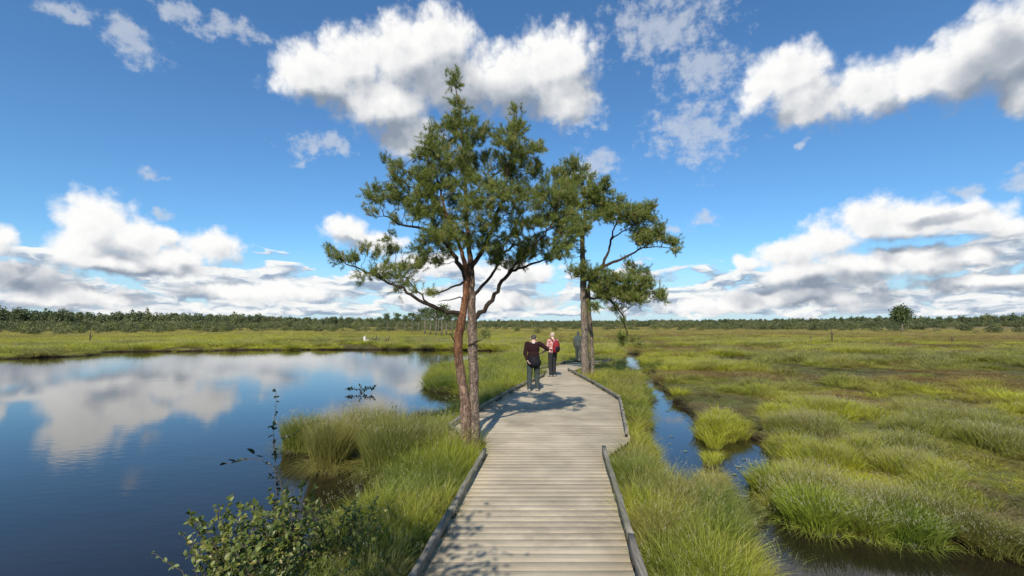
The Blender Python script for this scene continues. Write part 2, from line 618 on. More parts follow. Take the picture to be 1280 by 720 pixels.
def build_ground():
    gx = warped(520, 3000, 7.6)
    t = np.linspace(0, 1, 470)
    gy = -12 + 3200 * (np.exp(6.6 * t) - 1) / (math.exp(6.6) - 1)
    gy = np.concatenate([[-400, -100, -40, -20], gy])
    X, Y = np.meshgrid(gx, gy)
    Z = height(X, Y)
    nx, ny = len(gx), len(gy)
    V = np.stack([X, Y, Z], -1).reshape(-1, 3)
    i = np.arange(nx * ny).reshape(ny, nx)
    q = np.stack([i[:-1, :-1], i[:-1, 1:], i[1:, 1:], i[1:, :-1]], -1).reshape(-1, 4)
    m, n = material('bog_ground')
    p = n.pos()
    x, y, z = n.sep(p)[0:3]
    flat = n.comb(x, y)
    n1 = n.noise(flat, 0.05, 4, 0.6, dim='2D')
    n2 = n.noise(flat, 0.7, 5, 0.65, dim='2D')
    n3 = n.noise(flat, 9.0, 4, 0.7, dim='2D')
    n4 = n.noise(n.vec('MULTIPLY', flat, (0.018, 0.06, 0)), 1.0, 4, 0.6, dim='2D')
    green = n.mix(n3, (0.055, 0.075, 0.016), (0.15, 0.155, 0.035))
    brown = n.mix(n3, (0.075, 0.055, 0.025), (0.19, 0.145, 0.07))
    c = n.mix(n.mapr(n2, 0.38, 0.62), brown, green)
    # far heath: bands of straw, green and heather brown
    dist = n.vec('LENGTH', flat, out=1)
    heath = n.ramp(n4, [(0.28, (0.11, 0.12, 0.03)), (0.42, (0.19, 0.175, 0.05)), (0.52, (0.24, 0.20, 0.075)), (0.62, (0.15, 0.12, 0.05)), (0.75, (0.12, 0.13, 0.035))])
    heath = n.mix(n.math('MULTIPLY', n.mapr(n3, 0.3, 0.7), 0.35), heath, (0.07, 0.06, 0.02))
    pink = n.math('MULTIPLY', n.mapr(x, 20, 60), n.mapr(n1, 0.35, 0.6))
    heath = n.mix(n.math('MULTIPLY', pink, 0.5), heath, (0.20, 0.13, 0.085))
    c = n.mix(n.mapr(dist, 20, 55), c, heath)
    peat = n.mix(n3, (0.012, 0.009, 0.006), (0.04, 0.028, 0.017))
    wet = n.mapr(n.math('MULTIPLY_ADD', n.math('SUBTRACT', n3, 0.5), 0.06, z), 0.17, 0.05)
    c = n.mix(wet, c, peat)
    h = n.math('ADD', n.math('MULTIPLY', n2, 0.6), n3)
    n.out(n.bsdf(c, 0.85, 0.15, n.bump(h, 0.6, 0.05)))
    o = link('ground', mesh_from('ground', V, [q], [m], True))
    tag(o, kind='structure')

    # one sheet of still, peaty water under it
    m, n = material('peaty_water')
    p = n.pos()
    x, y, z = n.sep(p)[0:3]
    flat = n.comb(x, y)
    wv = n.noise(n.vec('MULTIPLY', flat, (1.0, 2.2, 0)), 3.2, 3, 0.55, dim='2D')
    wv2 = n.noise(n.vec('MULTIPLY', flat, (0.5, 1.6, 0)), 0.9, 2, 0.5, dim='2D')
    gust = n.mapr(n.noise(n.vec('MULTIPLY', flat, (0.04, 0.09, 0)), 1.0, 2, 0.5, dim='2D'), 0.40, 0.66, 0.10, 0.8)
    gust = n.math('MAXIMUM', gust, n.mapr(y, 14, 34, 0.0, 0.8))
    b = n.new('ShaderNodeBump')
    n.put(b.inputs['Height'], n.math('MULTIPLY', n.math('MULTIPLY_ADD', wv2, 1.2, wv), gust))
    b.inputs['Strength'].default_value = 0.022
    b.inputs['Distance'].default_value = 0.1
    murk = n.noise(flat, 0.5, 3, 0.5, dim='2D')
    c = n.mix(murk, (0.008, 0.007, 0.005), (0.02, 0.015, 0.008))
    sh = n.bsdf(c, 0.03, 0.5, b.outputs[0], IOR=1.42)
    n.out(sh)
    gx = np.linspace(-700, 500, 25); gy = np.linspace(-60, 500, 15)
    X, Y = np.meshgrid(gx, gy)
    i = np.arange(X.size).reshape(X.shape)
    q = np.stack([i[:-1, :-1], i[:-1, 1:], i[1:, 1:], i[1:, :-1]], -1).reshape(-1, 4)
    o = link('water', mesh_from('water', np.stack([X, Y, 0 * X], -1), [q], [m]))
    tag(o, kind='structure')


build_ground()

# ------------------------------------------------------------------ grass
def finish_grass(name, trans=0.45, tipamt=0.30, kind='INSTANCER', default=None, head=(0.50, 0.46, 0.28)):
    m, n = material(name)
    g = n.attr('gc').outputs['Color']
    s = n.new('ShaderNodeSeparateColor'); n.put(s.inputs[0], g)
    t, r, hd = s.outputs
    tint = n.attr('tint', kind).outputs['Color'] if default is None else default
    straw = (0.42, 0.34, 0.13)
    c = n.mix(n.math('MULTIPLY', n.mapr(r, 0.6, 1.0), 0.35), tint, straw)
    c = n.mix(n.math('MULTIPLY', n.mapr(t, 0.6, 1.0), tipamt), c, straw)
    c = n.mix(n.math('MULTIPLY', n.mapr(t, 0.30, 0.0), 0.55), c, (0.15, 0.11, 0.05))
    v = n.math('MULTIPLY_ADD', n.math('FRACT', n.math('MULTIPLY', r, 7.31)), 0.6, 0.7)
    sc = n.new('ShaderNodeVectorMath', operation='SCALE'); n.put(sc.inputs[0], c); n.put(sc.inputs[3], v)
    c = n.mix(hd, sc.outputs[0], head)
    a = n.bsdf(c, 0.55, 0.25)
    b = n.new('ShaderNodeBsdfTranslucent'); n.put(b.inputs[0], c)
    mx = n.new('ShaderNodeMixShader'); mx.inputs[0].default_value = trans
    n.link(a, mx.inputs[1]); n.link(b.outputs[0], mx.inputs[2])
    n.out(mx.outputs[0])
    return m


def tuft(r, nb, R, h, hv=0.35, lean=0.35, w=0.006, heads=0.0, headsize=0.03, curl=0.5, wind=(0.06, 0.0), splay=0.6, seg=3):
    """one tuft of arching blades; returns V, F4, F3, C"""
    a = r.random(nb) * 2 * PI
    rad = R * np.sqrt(r.random(nb))
    bx, by = np.cos(a) * rad, np.sin(a) * rad
    H = h * (1 - hv * r.random(nb))
    la = a + r.normal(0, 0.8, nb)
    L = lean * (0.25 + 0.75 * (rad / max(R, 1e-6)) * splay + r.random(nb) * (1 - splay)) * H
    dx, dy = np.cos(la) * L + wind[0] * H, np.sin(la) * L + wind[1] * H
    wa = r.random(nb) * PI
    wx, wy = np.cos(wa) * w, np.sin(wa) * w
    rnd = r.random(nb)
    ts = np.linspace(0, 1, seg + 1)
    rows, cols = [], []
    for k, t in enumerate(ts):
        px = bx + dx * t ** 1.8
        py = by + dy * t ** 1.8
        pz = H * (t - curl * 0.5 * t ** 3 * np.minimum(1, L / (H * 0.6)))
        ww = (1 - t) ** 0.7 * 0.9 + 0.1
        if k < seg:
            rows.append(np.stack([px - wx * ww, py - wy * ww, pz], -1))
            rows.append(np.stack([px + wx * ww, py + wy * ww, pz], -1))
            cols += [np.stack([np.full(nb, t), rnd, 0 * rnd, 0 * rnd + 1], -1)] * 2
        else:
            rows.append(np.stack([px, py, pz], -1))
            cols.append(np.stack([np.full(nb, t), rnd, 0 * rnd, 0 * rnd + 1], -1))
    K = len(rows)
    V = np.stack(rows, 1).reshape(-1, 3)
    C = np.stack(cols, 1).reshape(-1, 4)
    b = np.arange(nb)[:, None] * K
    F4 = np.concatenate([b + np.array([[2 * k, 2 * k + 1, 2 * k + 3, 2 * k + 2]]) for k in range(seg - 1)]) if seg > 1 else np.zeros((0, 4), int)
    F3 = b + np.array([[2 * (seg - 1), 2 * (seg - 1) + 1, 2 * seg]])
    nh = int(nb * heads)
    if nh:
        # seed heads: a few small flakes at the tip of the tallest blades on thin stalks
        idx = np.argsort(-H)[:nh * 2]
        idx = r.choice(idx, nh, replace=False)
        tip = V.reshape(nb, K, 3)[idx, K - 1]
        VV, CC, FF = [], [], []
        base = len(V)
        for q in range(4):
            o = r.normal(0, headsize * 0.35, (nh, 3)); o[:, 2] = (q - 1.5) * headsize * 0.8
            e = r.normal(0, 1, (nh, 3)); e /= np.linalg.norm(e, axis=1)[:, None]
            e[:, 2] = np.abs(e[:, 2]) + 0.8
            e *= headsize * 0.8
            sd_ = np.cross(e, r.normal(0, 1, (nh, 3))); sd_ /= np.linalg.norm(sd_, axis=1)[:, None] + 1e-6
            sd_ *= headsize * 0.20
            c0 = tip + o
            VV += [c0 - sd_, c0 + sd_, c0 + e]
        VV = np.stack(VV, 1).reshape(-1, 3)
        k = np.arange(nh * 4)[:, None] * 3
        F3 = np.concatenate([F3, base + k + np.array([[0, 1, 2]])])
        V = np.concatenate([V, VV])
        C = np.concatenate([C, np.tile([1, 0.5, 1, 1], (len(VV), 1))])
    return V, F4, F3, C


def scatter_object(name, templates, pts, scl, rotz, tint, mats, tilt=0.0, seed=0):
    """ONE object: template tufts and points live in its own mesh; a node modifier puts a tuft on every point"""
    r = np.random.default_rng(seed)
    V, F3, F4, C, tid, n = [], [], [], [], [], 0
    for k, (v, f4, f3, c) in enumerate(templates):
        V.append(v); F4.append(f4 + n); F3.append(f3 + n); C.append(c); tid.append(np.full(len(v), k)); n += len(v)
    P = np.asarray(pts, float)
    m = len(P)
    V.append(P); C.append(np.zeros((m, 4))); tid.append(np.full(m, -1))
    fl = [np.concatenate(f) for f in (F4, F3) if sum(len(q) for q in f)]
    me = mesh_from(name, np.concatenate(V), fl, mats)
    pad = lambda a, k: np.concatenate([np.zeros((n, k)) if k > 1 else np.zeros(n), a])
    attr(me, 'gc', 'FLOAT_COLOR', np.concatenate(C))
    attr(me, 'tid', 'INT', np.concatenate(tid))
    attr(me, 'scl', 'FLOAT_VECTOR', pad(scl, 3))
    rot = np.stack([r.normal(0, tilt, m), r.normal(0, tilt, m), rotz], -1)
    attr(me, 'rot', 'FLOAT_VECTOR', pad(rot, 3))
    attr(me, 'tint', 'FLOAT_COLOR', pad(np.concatenate([tint, np.ones((m, 1))], 1), 4))
    attr(me, 'var', 'INT', pad(r.integers(0, len(templates), m), 1))
    o = link(name, me)
    g = bpy.data.node_groups.new(name + '_scatter', 'GeometryNodeTree')
    g.interface.new_socket('Geometry', in_out='INPUT', socket_type='NodeSocketGeometry')
    g.interface.new_socket('Geometry', in_out='OUTPUT', socket_type='NodeSocketGeometry')
    G = N(g)
    gi = g.nodes.new('NodeGroupInput'); go = g.nodes.new('NodeGroupOutput')

    def named(nm, ty):
        a = g.nodes.new('GeometryNodeInputNamedAttribute'); a.data_type = ty; a.inputs[0].default_value = nm
        return [q for q in a.outputs if q.enabled and q.name == 'Attribute'][0]

    def pick(k):
        c = g.nodes.new('FunctionNodeCompare'); c.data_type = 'INT'; c.operation = 'EQUAL'
        ins = [q for q in c.inputs if q.enabled]
        G.link(named('tid', 'INT'), ins[0]); ins[1].default_value = k
        s = g.nodes.new('GeometryNodeSeparateGeometry'); s.domain = 'POINT'
        G.link(gi.outputs[0], s.inputs[0]); G.link(c.outputs[0], s.inputs[1])
        return s.outputs[0]
    j = g.nodes.new('GeometryNodeGeometryToInstance')
    for k in range(len(templates)):
        G.link(pick(k), j.inputs[0])
    ip = g.nodes.new('GeometryNodeInstanceOnPoints')
    G.link(pick(-1), ip.inputs['Points'])
    G.link(j.outputs[0], ip.inputs['Instance'])
    ip.inputs['Pick Instance'].default_value = True
    G.link(named('var', 'INT'), ip.inputs['Instance Index'])
    e2r = g.nodes.new('FunctionNodeEulerToRotation')
    G.link(named('rot', 'FLOAT_VECTOR'), e2r.inputs[0])
    G.link(e2r.outputs[0], ip.inputs['Rotation'])
    G.link(named('scl', 'FLOAT_VECTOR'), ip.inputs['Scale'])
    G.link(ip.outputs[0], go.inputs[0])
    mod = o.modifiers.new('scatter', 'NODES')
    mod.node_group = g
    return o


def wedge(nn, d0, d1, half, p, r):
    """points seen from the camera: density falls with distance^p"""
    k = 2.0 - p
    u = r.random(nn)
    d = (d0 ** k + u * (d1 ** k - d0 ** k)) ** (1 / k)
    a = (r.random(nn) * 2 - 1) * half
    return d * np.sin(a), d * np.cos(a)


LUSH = np.array([0.140, 0.205, 0.026]); YEL = np.array([0.490, 0.495, 0.036]); STRAW = np.array([0.42, 0.345, 0.125])
BROWN = np.array([0.185, 0.130, 0.060]); OLIVE = np.array([0.265, 0.270, 0.050])


def worley(x, y, cell, seed):
    """distance to the nearest jittered grid point"""
    gx, gy = np.floor(x / cell), np.floor(y / cell)
    best = np.full(x.shape, 9.0)
    for i in (-1, 0, 1):
        for j in (-1, 0, 1):
            cx, cy = gx + i, gy + j
            px, py = (cx + 0.1 + 0.8 * hash2(cx, cy, seed)) * cell, (cy + 0.1 + 0.8 * hash2(cx, cy, seed + 1)) * cell
            best = np.minimum(best, np.hypot(x - px, y - py))
    return best / cell


def mixc(a, b, t):
    t = np.clip(np.asarray(t), 0, 1)[:, None]
    return np.asarray(a) * (1 - t) + np.asarray(b) * t


def build_grass():
    r = np.random.default_rng(5)
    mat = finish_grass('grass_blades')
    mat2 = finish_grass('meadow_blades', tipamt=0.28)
    lush_t = [tuft(r, 46, 0.11, 0.42, 0.55, 0.85, 0.0042, 0.0) for _ in range(5)]
    lush_t += [tuft(r, 30, 0.13, 0.62, 0.5, 0.6, 0.0036, 0.12, 0.012) for _ in range(2)]
    short_t = [tuft(r, 40, 0.15, 0.24, 0.6, 0.8, 0.0045, 0.0) for _ in range(4)]
    clump_t = [tuft(r, 80, 0.16, 0.50, 0.45, 0.55, 0.0042, 0.17, 0.012, splay=0.8) for _ in range(4)]

    # --- grass along both sides of the boardwalk
    x, y = wedge(75000, 2.6, 45, 1.02, 1.35, r)
    s = shore(x, y)
    mid = 0.5 * (LEFT(y) + RIGHT(y))
    ch = np.interp(y, [0, 6.2, 7.5, 9, 11, 13, 18, 26, 30], [3.0, 3.0, 3.0, 3.1, 3.5, 4.3, 4.7, 6.3, 8.0])
    left = (x < mid) & (x > -9) & (y < 40)
    right = (x > mid) & (x < ch + 0.2) & (y < 32)
    keep = (left | right) & ((s > 0.04) | (right & (s > -0.25) & (r.random(len(x)) < 0.13))) & ~in_deck(x, y, 0.02)
    x, y, s, left = x[keep], y[keep], s[keep], left[keep]
    z = np.maximum(height(x, y, s), -0.12) - 0.02
    nz = fbm(x * 0.9, y * 0.9, 31, 3)
    nb = fbm(x * 2.5, y * 2.5, 37, 2)
    d = np.hypot(x, y)
    tl = mixc(LUSH, YEL, (nz - 0.35) * 2.0 + 0.15 * (nb - 0.5))
    tl = mixc(tl, STRAW, np.clip((nb - 0.62) * 3, 0, 0.8))
    tr = mixc(LUSH * 1.1, YEL * 0.95, (nz - 0.25) * 2.2)
    tr = mixc(tr, STRAW * 0.95, np.clip((nb - 0.42) * 2.6, 0, 0.8))
    tint = np.where(left[:, None], tl, tr)
    de = np.minimum(np.abs(x - LEFT(y)), np.abs(x - RIGHT(y)))
    hh = (0.72 + 0.7 * nz) * (0.6 + 0.4 * sstep(0.0, 0.45, s)) * (0.72 + 0.28 * sstep(0.0, 0.4, de))
    hh *= np.where(left, 0.88, np.where(y > 6.5, 0.70, 0.92))
    hh *= 1 + 0.75 * np.exp(-((x - 1.75) / 0.5) ** 2 - ((y - 7.7) / 0.9) ** 2) + 0.5 * np.exp(-((x + 0.75) / 0.5) ** 2 - ((y - 8.0) / 0.8) ** 2)
    sc = np.clip(d / 9, 1, 3) ** 0.6
    scl = np.stack([sc, sc, hh * sc ** 0.25], -1) * (0.85 + 0.3 * r.random(len(x)))[:, None]
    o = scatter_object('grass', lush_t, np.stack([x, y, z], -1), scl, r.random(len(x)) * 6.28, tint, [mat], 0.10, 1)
    tag(o, 'long green and straw grass along both sides of the boardwalk', 'grass', kind='stuff')

    # --- open bog to the right and the far margins: low cover and clumps
    x, y = wedge(165000, 4.5, 230, 1.05, 1.55, r)
    s = shore(x, y)
    ch = np.interp(y, [0, 6.2, 7.5, 9, 11, 13, 18, 26, 30], [3.0, 3.0, 3.0, 3.1, 3.5, 4.3, 4.7, 6.3, 8.0])
    keep = (s > 0.05) & ~in_deck(x, y, 0.1) & ((x > ch) | (y > 32) | (x < -9))
    x, y, s = x[keep], y[keep], s[keep]
    d = np.hypot(x, y)
    hol = fbm(x * 0.34, y * 0.22, 59, 4) + 0.05 * (vnoise(x * 3, y * 3, 60) - 0.5)
    hollow = (1 - sstep(0.385, 0.43, hol)) * sstep(7, 9, d) * (1 - sstep(60, 80, d))
    pat = fbm(x * 0.22, y * 0.16, 41, 4)
    fine = fbm(x * 1.1, y * 1.1, 43, 3)
    heath = sstep(0.50, 0.60, 0.62 * fbm(x * 0.07, y * 0.14, 53, 4) + 0.38 * fbm(x * 0.5, y * 0.6, 54, 3) + 0.03 * sstep(20, 60, d)) * sstep(0, 6, x)
    clumpy = (1 - 0.8 * heath) * sstep(0.44, 0.58, 0.6 * fine + 0.4 * pat) * (1 - sstep(40, 90, d) * 0.7)
    yel = sstep(0.42, 0.56, fbm(x * 0.12 + 5, y * 0.2, 47, 3) + 0.10 * (1 - sstep(6, 26, d)))
    tint = mixc(OLIVE, YEL, 0.15 + 0.85 * yel)
    tint = mixc(tint, LUSH, np.clip((fine - 0.5) * 2, 0, 0.6) * (1 - heath))
    tint = mixc(tint, BROWN * np.array([1.25, 1.0, 0.9]), heath * 0.9)
    tint = mixc(tint, STRAW, sstep(60, 140, d) * (0.35 + 0.4 * pat) + np.clip((fine - 0.62) * 3, 0, .5))
    hh = (0.33 + 0.52 * clumpy) * (0.70 + 0.6 * fine)
    hh *= 1 - 0.72 * hollow
    tint = mixc(tint, np.array([0.070, 0.068, 0.026]), 0.85 * hollow)
    near_edge = sstep(0.0, 0.6, s)
    hh *= 0.75 + 0.25 * near_edge
    wl = worley(x, y, 0.95, 90)
    wl = np.where(d > 12, worley(x, y, 1.9, 94), wl)
    ws = 1 - sstep(30, 60, d)
    hh *= 1 + ws * (np.clip(1.28 - 1.25 * wl, 0.45, 1.22) - 1)
    gapc = ws * sstep(0.42, 0.68, wl)
    tint = mixc(tint, np.array([0.135, 0.115, 0.042]), 0.45 * gapc)
    big = (clumpy > 0.5) & (gapc < 0.6) & (hollow < 0.5)
    z = height(x, y, s) - 0.02
    sc = 0.92 * np.clip(d / 10, 1, 14) ** 0.72
    for sel, tpl, nm, lab, hm, sd in ((big, clump_t, 'marsh_grass', 'yellow green clumps of moor grass with pale seed heads across the open bog', 1.0, 2),
                                      (~big, short_t, 'ground_cover', 'low olive and brown heath cover between the grass clumps on the bog', 1.25, 3)):
        n_ = int(sel.sum())
        scl = np.stack([sc[sel], sc[sel], hm * hh[sel] * np.minimum(sc[sel] ** 0.35, 1.9)], -1) * (0.8 + 0.4 * r.random(n_))[:, None]
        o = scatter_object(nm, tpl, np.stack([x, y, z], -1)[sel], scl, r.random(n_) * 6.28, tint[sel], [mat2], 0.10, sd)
        tag(o, lab, 'grass' if nm == 'marsh_grass' else 'ground cover', kind='stuff')


def sedge_tussock(px, py, width, h, nb, label, tint, seed, group, lean=0.35, heads=0.1, w=0.0042, base_z=0.0):
    """a single tussock: a peat mound and its blades"""
    r = np.random.default_rng(seed)
    X, Y, _ = W(px, py, base_z)
    root = empty('grass_tussock', (X, Y + width * 0.5, base_z - 0.05))
    tag(root, label, 'grass tussock', group)
    R = width * 0.42
    # mound
    g = Geo()
    a = np.arange(18) / 18 * 2 * PI
    rings = []
    for k, (zz, q) in enumerate(((-0.40, 1.00), (0.02, 0.98), (0.06, 0.85), (0.10, 0.62), (0.12, 0.30))):
        q2 = q * (1 + 0.5 * (r.random(18) - 0.5))
        rings.append(np.stack([np.cos(a) * R * q2, np.sin(a) * R * q2, np.full(18, zz) + 0.03 * r.random(18)], -1))
    V = np.concatenate(rings + [np.array([[0, 0, 0.13]])])
    i = np.arange(4)[:, None] * 18; j = np.arange(18)[None]; k = (j + 1) % 18
    q = np.stack([i + j, i + k, i + 18 + k, i + 18 + j], -1).reshape(-1, 4)
    f3 = [[72 + jj, 72 + (jj + 1) % 18, 90] for jj in range(18)]
    g.add(V, f3, q)
    g.obj('peat_mound', [PEAT], root, True)
    v, f4, f3, c = tuft(r, nb, R, h, 0.5, lean, w, heads, 0.014, splay=0.75)
    v2, f42, f32, c2 = tuft(r, nb // 3, R * 1.05, h * 0.55, 0.6, 1.5, w, 0.0, splay=0.9, curl=1.6)
    v2[:, 2] -= 0.02
    f4 = np.concatenate([f4, f42 + len(v)]); f3 = np.concatenate([f3, f32 + len(v)]); v = np.concatenate([v, v2]); c = np.concatenate([c, c2])
    v[:, 2] += 0.10 * np.clip(1 - (np.hypot(v[:, 0], v[:, 1]) / R) ** 2, -0.3, 1) + 0.04
    me = mesh_from('blades', v, [f4, f3], [finish_grass('tussock_blades', kind='GEOMETRY')])
    attr(me, 'gc', 'FLOAT_COLOR', c)
    t = np.asarray(tint)[None] * (0.8 + 0.4 * r.random((len(v), 1)))
    attr(me, 'tint', 'FLOAT_COLOR', np.concatenate([np.broadcast_to(np.asarray(tint), (len(v), 3)), np.ones((len(v), 1))], 1))
    b = link('foliage', me, root)
    tag(b, kind='stuff')
    return root


PEAT = simple_mat('wet_peat', (0.022, 0.015, 0.009), 0.7, 0.5, 14, 0.4)
build_grass()
GL = 'grass tussocks standing in the pond by the left edge'
GR = 'grass tussocks along the dark ditch on the right'
TB = 1.35
for px, py, wd, hh_, nb, lab, tint, sd_, grp, ex in [
    (403, 594, 0.72, 1.12, 2600, 'straw green sedge tussock in the pond, its dark base bared, in front of the others', (0.19, 0.18, 0.045), 1, GL, (0.40, 0.1)),
    (488, 606, 1.45, 1.15, 5200, 'widest olive sedge tussock in the pond, just right of the bare-based one', (0.15, 0.165, 0.035), 2, GL, (0.40, 0.1)),
    (368, 568, 0.95, 0.85, 2200, 'low green sedge tussock standing outermost in the pond beside the tall sapling', (0.15, 0.17, 0.03), 3, GL, (0.40, 0.08)),
    (446, 570, 1.45, 1.0, 3600, 'yellow olive sedge tussock behind the widest one, nearest the open lake', (0.19, 0.185, 0.04), 4, GL, (0.40, 0.1)),
    (527, 540, 1.1, 0.5, 1800, 'short dark brown sedge tussock by the water behind the twin pine', (0.085, 0.075, 0.03), 5, GL, (0.6, 0.0)),
    (1052, 676, 0.95, 0.62, 2000, 'bright green grass tussock jutting furthest into the dark ditch at the lower right', (0.22, 0.27, 0.03), 6, GR, (0.6, 0.2)),
    (1105, 682, 0.55, 0.52, 1100, 'narrow bright grass tussock drooping over the ditch beside the furthest jutting one', (0.23, 0.26, 0.035), 7, GR, (0.6, 0.2)),
    (1172, 692, 0.85, 0.55, 1800, 'green grass tussock over the ditch at the lower right, darker than its neighbours', (0.15, 0.21, 0.025), 8, GR, (0.65, 0.2)),
    (985, 630, 0.75, 0.55, 1500, 'yellow green grass tussock between the blue pools and the dark ditch', (0.23, 0.26, 0.03), 9, GR, (0.6, 0.15)),
    (945, 655, 0.45, 0.25, 600, 'small low olive tussock in the gap between two pools of the ditch', (0.13, 0.15, 0.035), 10, GR, (0.7, 0.05))]:
    sedge_tussock(px, py, wd, hh_, nb, lab, tuple(TB * q for q in tint), sd_, grp, ex[0], ex[1])

# ------------------------------------------------------------------ boardwalk
def wood_mat(name, a, b, dark=0.5, grain=(1.6, 38.0, 38.0), moss=0.0):
    m, n = material(name)
    co = n.new('ShaderNodeTexCoord').outputs['Object']
    g = n.attr('gc').outputs['Color']
    s = n.new('ShaderNodeSeparateColor'); n.put(s.inputs[0], g)
    off = n.math('MULTIPLY', s.outputs[0], 50.0)
    p = n.vec('ADD', n.vec('MULTIPLY', co, grain), n.comb(off, 0.0, off))
    gr = n.noise(p, 1.0, 5, 0.65)
    bl = n.noise(co, 1.1, 4, 0.6)
    fine = n.noise(co, 24, 4, 0.7)
    c = n.mix(n.mapr(gr, 0.25, 0.75), a, b)
    v = n.math('MULTIPLY_ADD', s.outputs[1], 0.14, 0.93)
    v = n.math('MULTIPLY', v, n.mapr(bl, 0.3, 0.7, 0.80, 1.14))
    v = n.math('MULTIPLY', v, n.mapr(gr, 0.18, 0.36, dark, 1.0))
    sc = n.new('ShaderNodeVectorMath', operation='SCALE'); n.put(sc.inputs[0], c); n.put(sc.inputs[3], v)
    c = sc.outputs[0]
    dirt = n.math('MULTIPLY', n.mapr(n.noise(co, 0.8, 6, 0.72), 0.50, 0.70), 0.55)
    c = n.mix(dirt, c, (0.20, 0.165, 0.115))
    c = n.mix(n.math('MULTIPLY', n.mapr(fine, 0.62, 0.78), 0.35), c, (0.13, 0.10, 0.07))
    if moss:
        c = n.mix(n.math('MULTIPLY', n.mapr(bl, 0.45, 0.65), moss), c, (0.09, 0.10, 0.05))
    n.out(n.bsdf(c, 0.82, 0.2, n.bump(n.math('ADD', gr, n.math('MULTIPLY', fine, 0.4)), 0.14, 0.005)))
    return m


M_DECK = wood_mat('weathered_boards', (0.34, 0.28, 0.19), (0.44, 0.375, 0.27), 0.90)
M_RAIL = wood_mat('grey_rail_timber', (0.13, 0.115, 0.09), (0.31, 0.28, 0.225), 0.3, (45, 2.5, 45), 0.6)
M_DARK = wood_mat('damp_bearer_timber', (0.05, 0.042, 0.03), (0.09, 0.075, 0.055), 0.5, (60, 2, 60), 0.4)


